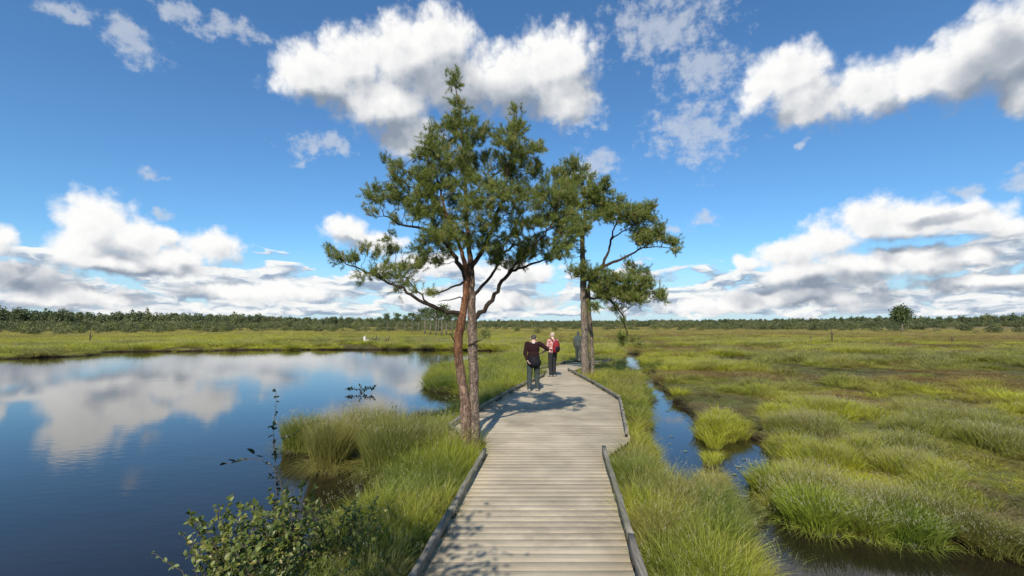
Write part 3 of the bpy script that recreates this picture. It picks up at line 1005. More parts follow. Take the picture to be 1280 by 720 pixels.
def build_boardwalk():
    r = np.random.default_rng(3)
    root = empty('boardwalk', (0.3, 4.0, 0))
    tag(root, 'weathered timber boardwalk with low side rails leading across the bog', 'boardwalk')
    L0 = np.array(root.location)
    g = Geo()
    y = 0.3
    while y < DECK_END:
        wd = 0.138 + 0.014 * r.random()
        gap = 0.001 + 0.0022 * r.random() + (0.007 if r.random() < 0.10 else 0)
        ym = y + wd / 2
        x0, x1 = float(LEFT(ym)) - 0.01 - 0.03 * r.random(), float(RIGHT(ym)) + 0.01 + 0.03 * r.random()
        if x1 - x0 > 0.3:
            a = r.normal(0, 0.0035)
            t = r.normal(0, 0.003)
            zz = DECKZ - 0.022 + r.normal(0, 0.0012)
            R = Matrix.Rotation(a, 3, 'Z') @ Matrix.Rotation(t, 3, 'X') @ Matrix.Rotation(r.normal(0, 0.0015), 3, 'Y')
            g.box(np.array([(x0 + x1) / 2, ym, zz]) - L0, (x1 - x0, wd, 0.044), np.array(R), (r.random(), r.random(), 0, 1), 0.0015)
        y += wd + gap
    # the leg that turns away behind the second pine
    for (ax, ay), (bx, by) in zip(PATHC[:-1], PATHC[1:]):
        n_ = int(math.hypot(bx - ax, by - ay) / 0.15)
        ang = math.atan2(by - ay, bx - ax) - PI / 2
        for k in range(n_):
            t = (k + 0.5) / n_
            c = np.array([ax + (bx - ax) * t, ay + (by - ay) * t, DECKZ - 0.03 + r.normal(0, 0.002)])
            if c[1] < DECK_END + 0.12 and ax < 2: continue
            g.box(c - L0, (1.42, 0.142, 0.044), np.array(Matrix.Rotation(ang, 3, 'Z')), (r.random(), r.random(), 0, 1), 0.004)
    g.obj('deck', [M_DECK], root)

    def rail(pts, w=0.060, h=0.072, z0=0.055, name='side_rail'):
        """a rail timber lying on short blocks along the deck edge"""
        g = Geo()
        P = np.array([[a, b, DECKZ + z0 + h / 2] for a, b in pts])
        n_ = max(2, int(np.linalg.norm(P[-1] - P[0]) / 0.22))
        t = np.linspace(0, 1, n_)
        d = np.concatenate([[0], np.cumsum(np.linalg.norm(np.diff(P, axis=0), axis=1))]); d /= d[-1]
        Q = np.stack([np.interp(t, d, P[:, k]) for k in range(3)], -1)
        Q += r.normal(0, 0.0035, Q.shape)
        D = np.gradient(Q, axis=0); D /= np.linalg.norm(D, axis=1)[:, None]
        S = np.cross(D, [0, 0, 1.0]); S /= np.linalg.norm(S, axis=1)[:, None]
        b = 0.007
        prof = [(-w / 2 + b, -h / 2), (w / 2 - b, -h / 2), (w / 2, -h / 2 + b), (w / 2, h / 2 - b), (w / 2 - b, h / 2), (-w / 2 + b, h / 2), (-w / 2, h / 2 - b), (-w / 2, -h / 2 + b)]
        V = np.concatenate([q + np.array([s * px_ + np.array([0, 0, pz_]) for px_, pz_ in prof]) * (1 + r.normal(0, 0.02)) for q, s in zip(Q, S)])
        V = V + r.normal(0, 0.0022, V.shape)
        i = np.arange(n_ - 1)[:, None] * 8; j = np.arange(8)[None]; k = (j + 1) % 8
        f4 = np.stack([i + j, i + k, i + 8 + k, i + 8 + j], -1).reshape(-1, 4)
        c0, c1 = len(V), len(V) + 1
        V = np.concatenate([V, Q[:1], Q[-1:]])
        f3 = [[c0, (q + 1) % 8, q] for q in range(8)] + [[c1, (n_ - 1) * 8 + q, (n_ - 1) * 8 + (q + 1) % 8] for q in range(8)]
        g.add(V - L0, f3, f4, (r.random(), r.random(), 0, 1))
        o = g.obj(name, [M_RAIL], root)
        nb = max(2, int(np.linalg.norm(P[-1] - P[0]) / 1.3) + 1)
        for q in range(nb):
            u = 0.06 + 0.88 * q / (nb - 1)
            c = np.array([np.interp(u, t, Q[:, 0]), np.interp(u, t, Q[:, 1]), DECKZ + z0 / 2 - 0.002])
            dd = D[min(n_ - 1, int(u * n_))]
            g2 = Geo(); g2.box(c - L0, (w * 0.85, 0.20, z0 + 0.008), np.array(Matrix.Rotation(math.atan2(dd[1], dd[0]) - PI / 2, 3, 'Z')), (r.random(), 0.2, 0, 1))
            g2.obj('rail_block', [M_DARK], o)
        return o
    E = lambda f, y, dx: (float(f(y)) + dx, y)
    rail([E(LEFT, 0.4, 0.03), E(LEFT, 5.25, 0.035)])
    rail([E(LEFT, 5.28, 0.04), E(LEFT, 7.75, 0.03)], w=0.06)
    rail([E(RIGHT, 0.4, -0.03), E(RIGHT, 4.6, -0.035)], z0=0.065, h=0.10)
    rail([E(RIGHT, 4.63, -0.03), E(RIGHT, 7.9, -0.03)], z0=0.065)
    # bay, left: short return beside the pine, then the long edge
    rail([(-0.93, 9.0), (-1.25, 9.68)], w=0.055)
    rail([(-1.25, 9.75), E(LEFT, 11.6, 0.0)], w=0.055)
    rail([E(LEFT, 11.65, 0.02), E(LEFT, 13.3, 0.02)], w=0.055)
    rail([E(LEFT, 13.35, 0.02), E(LEFT, 15.9, 0.02)])
    rail([E(LEFT, 15.95, 0.02), E(LEFT, 19.2, 0.02)])
    # bay, right
    rail([E(RIGHT, 9.0, -0.03), E(RIGHT, 11.2, -0.02)], w=0.05)
    rail([E(RIGHT, 11.25, -0.02), E(RIGHT, 13.2, -0.02)], w=0.05)
    rail([E(RIGHT, 13.3, -0.02), E(RIGHT, 17.1, -0.02)])
    rail([E(RIGHT, 17.15, -0.02), E(RIGHT, 21.5, -0.02)])
    # far leg
    rail([(1.2, 21.9), (2.62, 25.0)])
    rail([(2.62, 25.05), (4.4, 27.8)])
    rail([(3.75, 24.2), (5.55, 27.0)])
    # bearers and posts under the edges
    for f, sgn in ((LEFT, 1), (RIGHT, -1)):
        for y0, y1 in ((0.3, 7.9), (9.8, 15.5), (15.6, 21.5)):
            g = Geo()
            a = np.array([float(f(y0)) + sgn * 0.10, y0, DECKZ - 0.12]); b = np.array([float(f(y1)) + sgn * 0.10, y1, DECKZ - 0.12])
            g.box((a + b) / 2 - L0, (0.07, np.linalg.norm(b - a), 0.14), np.array(Matrix.Rotation(-math.atan2(b[0] - a[0], b[1] - a[1]), 3, 'Z')), (r.random(), r.random(), 0, 1))
            g.obj('bearer', [M_DARK], root)


build_boardwalk()

# ------------------------------------------------------------------ Scots pines
def bark_mat(name, low, high, zlo, zhi, plate=7.0):
    """grey plated bark below, orange flaky bark above"""
    m, n = material(name)
    p = n.pos()
    z = n.sep(p)[2]
    st = n.vec('MULTIPLY', p, (1, 1, 0.35))
    v = n.new('ShaderNodeTexVoronoi', feature='DISTANCE_TO_EDGE')
    n.put(v.inputs['Vector'], n.vec('ADD', st, n.vec('SCALE', n.noise(st, 9, 3, 0.6, out=1)).node.outputs[0]))
    v.inputs['Scale'].default_value = plate * 2.2
    nz = n.noise(st, 18, 5, 0.65)
    big = n.noise(p, 2.2, 3, 0.6)
    f = n.mapr(n.math('MULTIPLY_ADD', n.math('SUBTRACT', big, 0.5), 1.8, z), zlo, zhi)
    c = n.mix(f, low, high)
    c = n.mix(n.mapr(nz, 0.34, 0.62), n.vec('MULTIPLY', c, (0.42, 0.40, 0.40)), c)
    cr = n.mapr(v.outputs['Distance'], 0.0, 0.26)
    c = n.mix(n.math('MULTIPLY', n.math('SUBTRACT', 1.0, cr), 0.88), c, (0.03, 0.022, 0.016))
    h = n.math('ADD', n.math('MULTIPLY', cr, 0.7), nz)
    n.out(n.bsdf(c, 0.88, 0.12, n.bump(h, 0.8, 0.02)))
    return m


def needle_mat(name, a, b, c3):
    m, n = material(name)
    g = n.attr('gc').outputs['Color']
    s = n.new('ShaderNodeSeparateColor'); n.put(s.inputs[0], g)
    c = n.mix(s.outputs[0], a, b)
    c = n.mix(n.mapr(s.outputs[1], 0.75, 1.0), c, c3)
    sh = n.bsdf(c, 0.45, 0.35)
    t = n.new('ShaderNodeBsdfTranslucent'); n.put(t.inputs[0], c)
    mx = n.new('ShaderNodeMixShader'); mx.inputs[0].default_value = 0.30
    n.link(sh, mx.inputs[1]); n.link(t.outputs[0], mx.inputs[2])
    n.out(mx.outputs[0])
    return m


M_NEEDLE = needle_mat('pine_needles', (0.088, 0.126, 0.027), (0.26, 0.29, 0.058), (0.34, 0.31, 0.10))
M_BARK_A = bark_mat('bark_of_near_pine', (0.52, 0.39, 0.29), (0.30, 0.17, 0.10), 2.2, 4.2)
M_BARK_R = bark_mat('red_bark_of_near_pine', (0.56, 0.37, 0.26), (0.44, 0.20, 0.10), 1.3, 2.4)
M_BARK_B = bark_mat('bark_of_far_pine', (0.52, 0.42, 0.32), (0.42, 0.28, 0.18), 3.5, 6.0)
M_TWIG = bark_mat('branch_bark', (0.10, 0.075, 0.055), (0.17, 0.105, 0.065), 2.5, 6.0)


class Tree:
    """limbs traced by hand, the rest grown towards points in the crown"""
    def __init__(s, D, seed):
        s.P, s.par, s.own, s.rmin, s.D = [], [], [], [], D
        s.r = np.random.default_rng(seed)

    def polyline(s, pts, r0, r1, owner, parent=None, wob=0.02):
        pts = np.asarray(pts, float)
        d = np.concatenate([[0], np.cumsum(np.linalg.norm(np.diff(pts, axis=0), axis=1))])
        n = max(2, int(d[-1] / s.D) + 1)
        t = np.linspace(0, d[-1], n)
        # smooth through the points
        Q = np.stack([np.interp(t, d, pts[:, k]) for k in range(3)], -1)
        for _ in range(2):
            Q[1:-1] = 0.25 * Q[:-2] + 0.5 * Q[1:-1] + 0.25 * Q[2:]
        Q[1:-1] += s.r.normal(0, wob, (len(Q) - 2, 3))
        first = len(s.P)
        if parent is None:
            prev = -1
        else:
            A = np.array(s.P)
            ok = np.array([o == parent for o in s.own])
            dd = np.linalg.norm(A - Q[0], axis=1); dd[~ok] = 1e9
            prev = int(dd.argmin())
        for i, q in enumerate(Q):
            if i == 0 and parent is not None and np.linalg.norm(np.array(s.P[prev]) - q) < s.D * 0.6:
                continue
            s.P.append(tuple(q)); s.par.append(prev); s.own.append(owner)
            s.rmin.append(r0 + (r1 - r0) * i / (n - 1))
            prev = len(s.P) - 1
        return first

    def grow(s, A, di, dk, iters=120, bias=0.12, start=0.0):
        A = np.asarray(A, float)
        P = np.array(s.P); par = list(s.par); own = list(s.own); rm = list(s.rmin)
        allow = np.array([1.0 if (p[2] > start) else 0.0 for p in P])
        alive = np.ones(len(A), bool)
        d = np.linalg.norm(A[:, None] - P[None], axis=2) + (1 - allow)[None] * 1e6
        near = d.argmin(1); nd = d.min(1)
        for it in range(iters):
            act = alive & (nd < di)
            if not act.any():
                di *= 1.5
                if di > 6: break
                continue
            new = []
            for i in np.unique(near[act]):
                a = act & (near == i)
                v = A[a] - P[i]
                v /= np.linalg.norm(v, axis=1)[:, None] + 1e-9
                v = v.mean(0) + np.array([0, 0, bias]) + s.r.normal(0, 0.25, 3)
                v /= np.linalg.norm(v) + 1e-9
                new.append((i, P[i] + v * s.D))
            k0 = len(P)
            NP = np.array([q for _, q in new])
            P = np.concatenate([P, NP])
            for i, q in new:
                par.append(int(i)); own.append(own[i] if own[i][:4] in ('limb', 'bran') else 'branch%d_%d' % (k0, i)); rm.append(0.0)
            dn = np.linalg.norm(A[:, None] - NP[None], axis=2)
            j = dn.argmin(1); m = dn.min(1)
            up = m < nd
            near[up] = k0 + j[up]; nd[up] = m[up]
            alive &= nd > dk
            if not alive.any(): break
        s.P, s.par, s.own, s.rmin = [tuple(p) for p in P], par, own, rm

    def radii(s, tip=0.005, e=2.35):
        n = len(s.P)
        ch = [[] for _ in range(n)]
        for i, p in enumerate(s.par):
            if p >= 0: ch[p].append(i)
        R = np.zeros(n)
        for i in range(n - 1, -1, -1):
            v = sum(R[c] ** e for c in ch[i]) ** (1 / e) if ch[i] else tip
            R[i] = max(v, tip, s.rmin[i])
            # never thicker than a traced limb says
            if s.rmin[i] > 0: R[i] = max(s.rmin[i], min(R[i], s.rmin[i] * 1.15))
        s.ch, s.R = ch, R
        return R

    def build(s, root, base, mats, names):
        """one mesh per owner: every chain is a tube"""
        n = len(s.P)
        P = np.array(s.P) - np.array(base)
        geos = {}
        R = s.R
        starts = [(i, -1) for i in range(n) if s.par[i] < 0]
        # chain decomposition
        stack = list(starts)
        while stack:
            i, par = stack.pop()
            chain = ([par] if par >= 0 else []) + [i]
            while s.ch[i]:
                cs = sorted(s.ch[i], key=lambda c: -(R[c] + (10 if s.own[c] == s.own[i] and s.rmin[c] > 0 else 0)))
                nxt = cs[0]
                if s.own[nxt] != s.own[i]:
                    for c in cs: stack.append((c, i))
                    break
                for c in cs[1:]: stack.append((c, i))
                chain.append(nxt)
                i = nxt
            if len(chain) < 2: continue
            own = s.own[chain[-1]]
            rad = R[chain].copy()
            if par >= 0: rad[0] = min(rad[0], rad[1] * 1.25)
            rad[-1] *= 0.5
            big = rad.max() > 0.05
            g = geos.setdefault(own, Geo())
            g.tube(P[chain], rad, 14 if big else (7 if rad.max() > 0.015 else 4), cap=True, bump=0.16 if big else 0.08, seed=i)
        for own, g in geos.items():
            nm = names(own)
            g.obj(nm, [mats(own)], root, True)

    def foliage(s, root, base, nsh, nneed, nl, nw, depth, shl=0.12, spread=1.0, reject=None, name='crown', mat=None, tone=None):
        """needle shoots at and just behind every twig end"""
        n = len(s.P)
        P = np.array(s.P) - np.array(base)
        r = s.r
        lev = np.full(n, 99)
        for i in range(n - 1, -1, -1):
            lev[i] = 0 if not s.ch[i] else min(lev[c] for c in s.ch[i]) + 1
        src = [i for i in range(n) if lev[i] <= depth and s.par[i] >= 0 and s.R[i] < 0.03 and s.rmin[i] < 0.02 and not s.own[i].startswith('limb2') or s.own[i] == 'limb2' and lev[i] <= depth and s.R[i] < 0.02]
        bp, bd, bt = [], [], []
        for i in src:
            d0 = P[i] - P[s.par[i]]
            d0 = d0 / (np.linalg.norm(d0) + 1e-9)
            k = nsh if lev[i] == 0 else max(1, int(nsh * 0.55))
            v = d0[None] * 0.7 + r.normal(0, 0.45, (k, 3)) + np.array([0, 0, 0.6])
            v /= np.linalg.norm(v, axis=1)[:, None]
            t = r.random((k, 1))
            bp.append(P[i] - d0 * s.D * t * 0.9 + r.normal(0, s.D * 0.42 * spread, (k, 3)) * np.array([1, 1, 0.7]))
            bd.append(v)
            bt.append(np.full(k, r.random()))
        B, Dv, T = np.concatenate(bp), np.concatenate(bd), np.concatenate(bt)
        m = len(B)
        L = shl * (0.6 + 0.8 * r.random(m))
        S = m * nneed
        sh = np.repeat(np.arange(m), nneed)
        u = r.random(S)
        q = B[sh] + Dv[sh] * (L[sh] * u)[:, None]
        rad = r.normal(0, 1, (S, 3))
        rad -= Dv[sh] * (rad * Dv[sh]).sum(1)[:, None]
        rad /= np.linalg.norm(rad, axis=1)[:, None] + 1e-9
        nd = Dv[sh] * (0.45 + 0.5 * u)[:, None] + rad * 0.85
        nd /= np.linalg.norm(nd, axis=1)[:, None]
        ln = nl * (0.7 + 0.5 * r.random(S))
        sd_ = np.cross(nd, r.normal(0, 1, (S, 3)))
        sd_ /= np.linalg.norm(sd_, axis=1)[:, None] + 1e-9
        V = np.stack([q - sd_ * nw, q + sd_ * nw, q + nd * ln[:, None]], 1).reshape(-1, 3)
        F = np.arange(S * 3).reshape(-1, 3)
        tone_ = np.clip(T[sh] * 0.6 + 0.4 * r.random(S), 0, 1)
        C = np.repeat(np.stack([tone_, np.repeat(r.random(m), nneed), u, np.ones(S)], -1), 3, axis=0)
        g = Geo(); g.add(V, F, None, C)
        return g.obj(name, [mat or M_NEEDLE], root)


def crown_points(ells, d, dens, r, depth=0.75, fill=0.5, front=0.0):
    """attraction points in ellipses traced on the photo, given real depth; ells: (px,py,rx,ry[,dy])"""
    out = []
    for e in ells:
        px, py, rx, ry = e[:4]
        off = e[4] if len(e) > 4 else r.normal(0, 0.45) * depth - front
        n = max(3, int(dens * rx * ry / 100.0))
        for _ in range(n):
            a = r.random() * 2 * PI; q = (r.random() ** fill)
            u, v = math.cos(a) * q, math.sin(a) * q
            wdepth = math.sqrt(max(0.05, 1 - q * q)) * rx / FPX * d * depth
            out.append(WD(px + u * rx, py + v * ry, d + off + (r.random() * 2 - 1) * wdepth))
    return np.array(out)


def near_pine():
    r = np.random.default_rng(21)
    bx, by, _ = W(587, 570, 0.25)
    d = by
    base = (bx, by, 0.1)
    root = empty('pine_tree', base)
    tag(root, 'twin stemmed Scots pine with red and grey trunks at the left boardwalk edge', 'pine tree')
    T = Tree(0.085, 21)
    p = lambda px, py, o=0.0: WD(px, py, d + o)
    T.polyline([p(594, 583), p(593.5, 560), p(593, 520), p(592, 470), p(591, 432), p(590, 405), p(590, 375), p(589, 345), p(587, 312), p(583, 275, .05), p(582, 235, .05), p(580, 190), p(576, 145), p(570, 112), p(566, 96)],
               0.150, 0.008, 'trunk', None, 0.006)
    for i, q in enumerate(T.P):          # stem keeps its girth to the fork, then thins
        z = q[2]; T.rmin[i] = float(np.interp(z, [0.1, 0.5, 2.6, 3.0, 4.0, 5.2, 6.6, 7.1], [0.122, 0.090, 0.078, 0.068, 0.044, 0.026, 0.012, 0.006])) * (1 + 0.13 * (2 * float(vnoise(z * 4.1, 3.3, 5)) - 1))
    k0 = len(T.P)
    T.polyline([p(581, 586, -.10), p(582, 560, -.08), p(582, 520, -.06), p(581, 492, -.06), p(576, 468, -.07), p(572, 445, -.08), p(573, 418, -.08), p(578, 395, -.06), p(582, 370, -.06), p(583, 345, -.08), p(578, 315, -.12),
                p(566, 290, -.2), p(556, 262, -.3), p(548, 228, -.35), p(540, 200, -.3)],
               0.12, 0.01, 'stem', None, 0.006)
    for i in range(k0, len(T.P)):
        z = T.P[i][2]; T.rmin[i] = float(np.interp(z, [0.1, 0.6, 1.4, 2.0, 2.9, 3.4, 4.3, 5.2], [0.110, 0.083, 0.078, 0.084, 0.060, 0.044, 0.024, 0.010])) * (1 + 0.16 * (2 * float(vnoise(z * 4.7, 1.3, 9)) - 1))
    lim = lambda pts, r0, r1, k, parent: T.polyline(pts, r0, r1, 'limb%d' % k, parent, 0.014)
    lim([p(578, 392, -.05), p(560, 389, -.1), p(540, 383, -.18), p(522, 377, -.25), p(513, 366, -.3), p(497, 358, -.3), p(478, 350, -.3), p(456, 338, -.35), p(432, 330, -.4)], 0.038, 0.010, 1, 'stem')
    lim([p(545, 385, -.15), p(530, 374, .0), p(520, 362, .1), p(508, 349, .15), p(494, 338, .15)], 0.020, 0.009, 2, 'limb1')
    lim([p(580, 352, -.05), p(566, 358, -.2), p(552, 366, -.3), p(540, 368, -.3)], 0.022, 0.010, 3, 'stem')
    lim([p(596, 396, .0), p(608, 385, .05), p(617, 372, .08), p(624, 358, .1), p(634, 343, .1), p(650, 335, .1), p(668, 330, .1), p(690, 322, .1)], 0.046, 0.012, 4, 'trunk')
    lim([p(591, 372, .0), p(604, 356, .25), p(618, 340, .4), p(626, 318, .5), p(640, 290, .55), p(655, 262, .55)], 0.034, 0.010, 5, 'trunk')
    lim([p(583, 350, -.08), p(572, 326, -.1), p(560, 308, -.15), p(545, 292, -.2), p(524, 284, -.25), p(502, 281, -.3), p(480, 270, -.3)], 0.045, 0.010, 6, 'stem')
    lim([p(589, 338, .0), p(603, 310, -.2), p(616, 285, -.35), p(626, 255, -.4), p(634, 220, -.4), p(640, 180, -.3), p(642, 150, -.3)], 0.042, 0.008, 7, 'trunk')
    lim([p(585, 300, .05), p(560, 270, .3), p(535, 245, .4), p(505, 228, .45), p(485, 212, .45)], 0.034, 0.008, 8, 'trunk')
    lim([p(628, 318, .5), p(655, 300, .5), p(680, 290, .45), p(700, 282, .4)], 0.026, 0.008, 9, 'limb5')
    lim([p(634, 343, .1), p(655, 318, -.2), p(675, 300, -.3), p(692, 275, -.3), p(700, 250, -.25)], 0.024, 0.008, 10, 'limb4')
    lim([p(582, 240, .05), p(560, 215, -.2), p(545, 195, -.3), p(532, 180, -.3)], 0.024, 0.008, 11, 'trunk')
    lim([p(582, 250, .05), p(610, 225, .3), p(640, 205, .4), p(660, 190, .4)], 0.026, 0.008, 12, 'trunk')
    # dead stubs
    for k, (pts, ra, par) in enumerate([([p(586, 432, -.05), p(596, 426, -.12), p(603, 425, -.2)], .020, 'trunk'), ([p(574, 432, -.1), p(566, 424, -.15), p(562, 416, -.2)], .016, 'stem'),
                                        ([p(580, 372, -.08), p(570, 371, -.2), p(560, 376, -.25), p(548, 377, -.25)], .013, 'stem'), ([p(592, 452, .0), p(600, 447, -.05)], .020, 'trunk')]):
        T.polyline(pts, ra, ra * 0.45, 'limb%d' % (20 + k), par, 0.008)
    ells = [(567, 104, 5, 12, 0), (574, 135, 10, 14, 0), (580, 160, 24, 20), (556, 170, 20, 18), (540, 178, 14, 14), (602, 172, 16, 16),
            (643, 140, 7, 14, -.3), (640, 165, 22, 18, -.3), (655, 185, 24, 18), (628, 185, 16, 14), (672, 200, 14, 18), (560, 198, 38, 20), (600, 205, 30, 22), (640, 218, 36, 20), (686, 235, 14, 22),
            (540, 215, 34, 18), (500, 216, 18, 12), (478, 203, 9, 7, .4), (520, 234, 30, 16), (560, 235, 40, 24), (610, 245, 44, 24), (660, 250, 36, 22), (700, 255, 20, 26),
            (470, 248, 18, 16), (495, 250, 26, 14), (468, 268, 14, 10), (525, 262, 34, 16), (570, 268, 40, 22), (620, 280, 42, 22), (672, 282, 34, 18), (708, 285, 16, 20),
            (715, 262, 10, 14), (712, 300, 12, 12), (545, 310, 20, 10), (612, 322, 24, 8), (575, 300, 24, 10), (550, 294, 26, 12), (600, 305, 30, 14), (650, 312, 34, 14), (690, 308, 26, 14), (706, 318, 12, 8), (628, 330, 22, 9), (666, 328, 22, 8),
            (418, 322, 16, 11, -.4), (440, 326, 20, 11, -.35), (462, 318, 12, 12, -.3), (484, 304, 15, 10, -.1), (492, 322, 16, 14, .1), (505, 338, 18, 10, .1), (476, 340, 22, 10, -.25), (458, 350, 20, 7, -.3),
            (540, 328, 20, 9, -.2), (528, 316, 12, 7, -.2), (500, 358, 20, 6, -.2), (562, 320, 14, 8, -.2)]
    A = crown_points(ells, d, 4.1, r, 0.8, 0.60, 0.22)
    T.grow(A, 1.2, 0.10, 150, 0.10, start=2.75)
    T.radii(0.0045)
    own_mat = lambda o: M_BARK_A if o == 'trunk' else (M_BARK_R if o == 'stem' else M_TWIG)
    T.build(root, base, own_mat, lambda o: 'trunk' if o in ('trunk', 'stem') else ('limb' if o.startswith('limb') else 'branch'))
    T.foliage(root, base, 12, 60, 0.066, 0.0026, 1, 0.13, 1.5)
    print('near pine nodes', len(T.P))


def far_pine():
    r = np.random.default_rng(33)
    bx, by, _ = W(735, 476, 0.25)
    by += 0.5
    d = by
    bx = WD(735, 476, d)[0]
    base = (bx, by, 0.1)
    root = empty('pine_tree', base)
    tag(root, 'taller flat topped pine standing at the right boardwalk edge past the two walkers', 'pine tree')
    T = Tree(0.17, 33)
    p = lambda px, py, o=0.0: WD(px, py, d + o)
    T.polyline([p(733, 482), p(732, 470), p(731, 440), p(731, 405), p(730, 375), p(729, 345), p(728, 315), p(728, 292), p(732, 268), p(730, 245), p(722, 222), p(716, 204)], 0.2, 0.01, 'trunk', None, 0.01)
    for i, q in enumerate(T.P):
        T.rmin[i] = float(np.interp(q[2], [0.1, 0.6, 3.5, 4.6, 6.2, 7.5, 9.0], [0.205, 0.165, 0.138, 0.122, 0.088, 0.05, 0.012]))
    k0 = len(T.P)
    T.polyline([p(741, 481, .2), p(740, 450, .2), p(739, 415, .2), p(736, 385, .1), p(735, 362, .1), p(738, 350, .1), p(746, 340, .1)], 0.1, 0.05, 'stem', None, 0.012)
    for i in range(k0, len(T.P)):
        T.rmin[i] = float(np.interp(T.P[i][2], [0.1, 0.6, 3, 4.5], [0.10, 0.078, 0.072, 0.065]))
    lim = lambda pts, r0, r1, k, parent: T.polyline(pts, r0, r1, 'limb%d' % k, parent, 0.02)
    lim([p(730, 352), p(740, 343, -.1), p(752, 334, -.2), p(768, 327, -.3), p(786, 320, -.3), p(800, 310, -.3), p(812, 304, -.3)], 0.085, 0.02, 1, 'trunk')
    lim([p(752, 334, -.2), p(760, 316, -.1), p(764, 298, 0), p(768, 282, 0), p(775, 270, 0)], 0.06, 0.02, 2, 'limb1')
    lim([p(729, 300), p(722, 285, -.3), p(712, 268, -.4), p(705, 248, -.4)], 0.05, 0.015, 3, 'trunk')
    lim([p(731, 268), p(742, 252, .3), p(752, 240, .3)], 0.045, 0.015, 4, 'trunk')
    lim([p(735, 362, .1), p(746, 350, .0), p(760, 346, 0), p(778, 352, 0), p(795, 360, 0), p(812, 368, 0)], 0.055, 0.015, 5, 'stem')
    lim([p(733, 375), p(745, 372, -.3), p(760, 374, -.4), p(772, 383, -.5), p(779, 395, -.5), p(783, 408, -.5), p(784, 420, -.5)], 0.05, 0.022, 6, 'trunk')
    lim([p(729, 345), p(722, 346, -.1), p(714, 348, -.1)], 0.03, 0.012, 7, 'trunk')
    lim([p(800, 310, -.3), p(822, 308, -.3), p(838, 310, -.3)], 0.025, 0.012, 8, 'limb1')
    lim([p(764, 298, 0), p(784, 286, -.1), p(800, 278, -.1)], 0.035, 0.012, 9, 'limb2')
    ells = [(716, 206, 12, 10), (706, 225, 18, 16), (728, 222, 16, 14), (745, 240, 22, 16), (700, 250, 14, 16), (720, 250, 20, 16), (742, 258, 22, 14), (705, 278, 16, 16), (722, 280, 16, 14),
            (766, 260, 22, 12), (785, 266, 24, 12), (806, 268, 18, 12), (818, 280, 12, 9), (760, 275, 18, 9), (788, 281, 20, 8), (815, 295, 18, 9), (832, 305, 17, 9), (846, 311, 8, 7), (802, 298, 16, 8), (748, 268, 16, 10), (706, 304, 14, 12), (700, 318, 10, 8),
            (718, 342, 9, 7), (728, 336, 8, 5), (752, 350, 18, 11), (775, 352, 22, 12), (796, 358, 20, 11), (815, 367, 16, 8), (770, 367, 26, 11), (750, 364, 14, 9), (826, 373, 7, 5), (792, 340, 18, 7), (788, 375, 20, 7), (740, 342, 12, 8),
            (743, 388, 6, 10), (770, 390, 7, 5), (779, 424, 8, 7, -.5), (788, 430, 9, 5, -.5), (778, 405, 5, 6, -.5)]
    A = crown_points(ells, d, 10.5, r, 1.0, 0.6, 0.2)
    T.grow(A, 2.4, 0.16, 150, 0.08, start=2.2)
    T.radii(0.008)
    T.build(root, base, lambda o: M_BARK_B if o in ('trunk', 'stem') else M_TWIG, lambda o: 'trunk' if o in ('trunk', 'stem') else ('limb' if o.startswith('limb') else 'branch'))
    T.foliage(root, base, 14, 48, 0.12, 0.0055, 1, 0.22, 1.5)
    print('far pine nodes', len(T.P))


near_pine()
far_pine()

# ------------------------------------------------------------------ distant trees, scrub, dead wood
def leaf_cloud(r, centre, rad, n, size, C0=0.0, flat=0.7):
    """n small leaf clumps scattered through an uneven crown"""
    u = r.normal(0, 1, (n, 3)); u /= np.linalg.norm(u, axis=1)[:, None]
    q = r.random(n) ** 0.45
    lump = 0.78 + 0.45 * vnoise(u[:, 0] * 2.3 + 9 * C0, u[:, 1] * 2.3 + u[:, 2] * 1.7 + 5, int(C0 * 97))
    P = np.asarray(centre) + u * (q * lump)[:, None] * np.asarray(rad)
    a = r.normal(0, 1, (n, 3)); a /= np.linalg.norm(a, axis=1)[:, None]
    b = np.cross(a, r.normal(0, 1, (n, 3))); b /= np.linalg.norm(b, axis=1)[:, None] + 1e-9
    s = (size * (0.6 + 0.8 * r.random(n)))[:, None]
    V = np.stack([P - a * s, P + b * s * flat, P + a * s, P - b * s * flat], 1).reshape(-1, 3)
    F = np.arange(n * 4).reshape(-1, 4)
    tone = np.clip(r.random(n) * 0.5 + 0.5 * lump - 0.2, 0, 1)
    C = np.repeat(np.stack([tone, r.random(n), 0 * q, 0 * q + 1], -1), 4, axis=0)
    return V, F, C


def foliage_mat(name, a, b, kind=None, trans=0.25):
    m, n = material(name)
    g = n.attr('gc').outputs['Color']
    s = n.new('ShaderNodeSeparateColor'); n.put(s.inputs[0], g)
    c = n.mix(s.outputs[0], a, b)
    if kind:
        c = n.mix(1.0, c, n.attr('tint', kind).outputs['Color'], 'MULTIPLY')
    sh = n.bsdf(c, 0.6, 0.25)
    t = n.new('ShaderNodeBsdfTranslucent'); n.put(t.inputs[0], c)
    mx = n.new('ShaderNodeMixShader'); mx.inputs[0].default_value = trans
    n.link(sh, mx.inputs[1]); n.link(t.outputs[0], mx.inputs[2])
    n.out(mx.outputs[0])
    return m


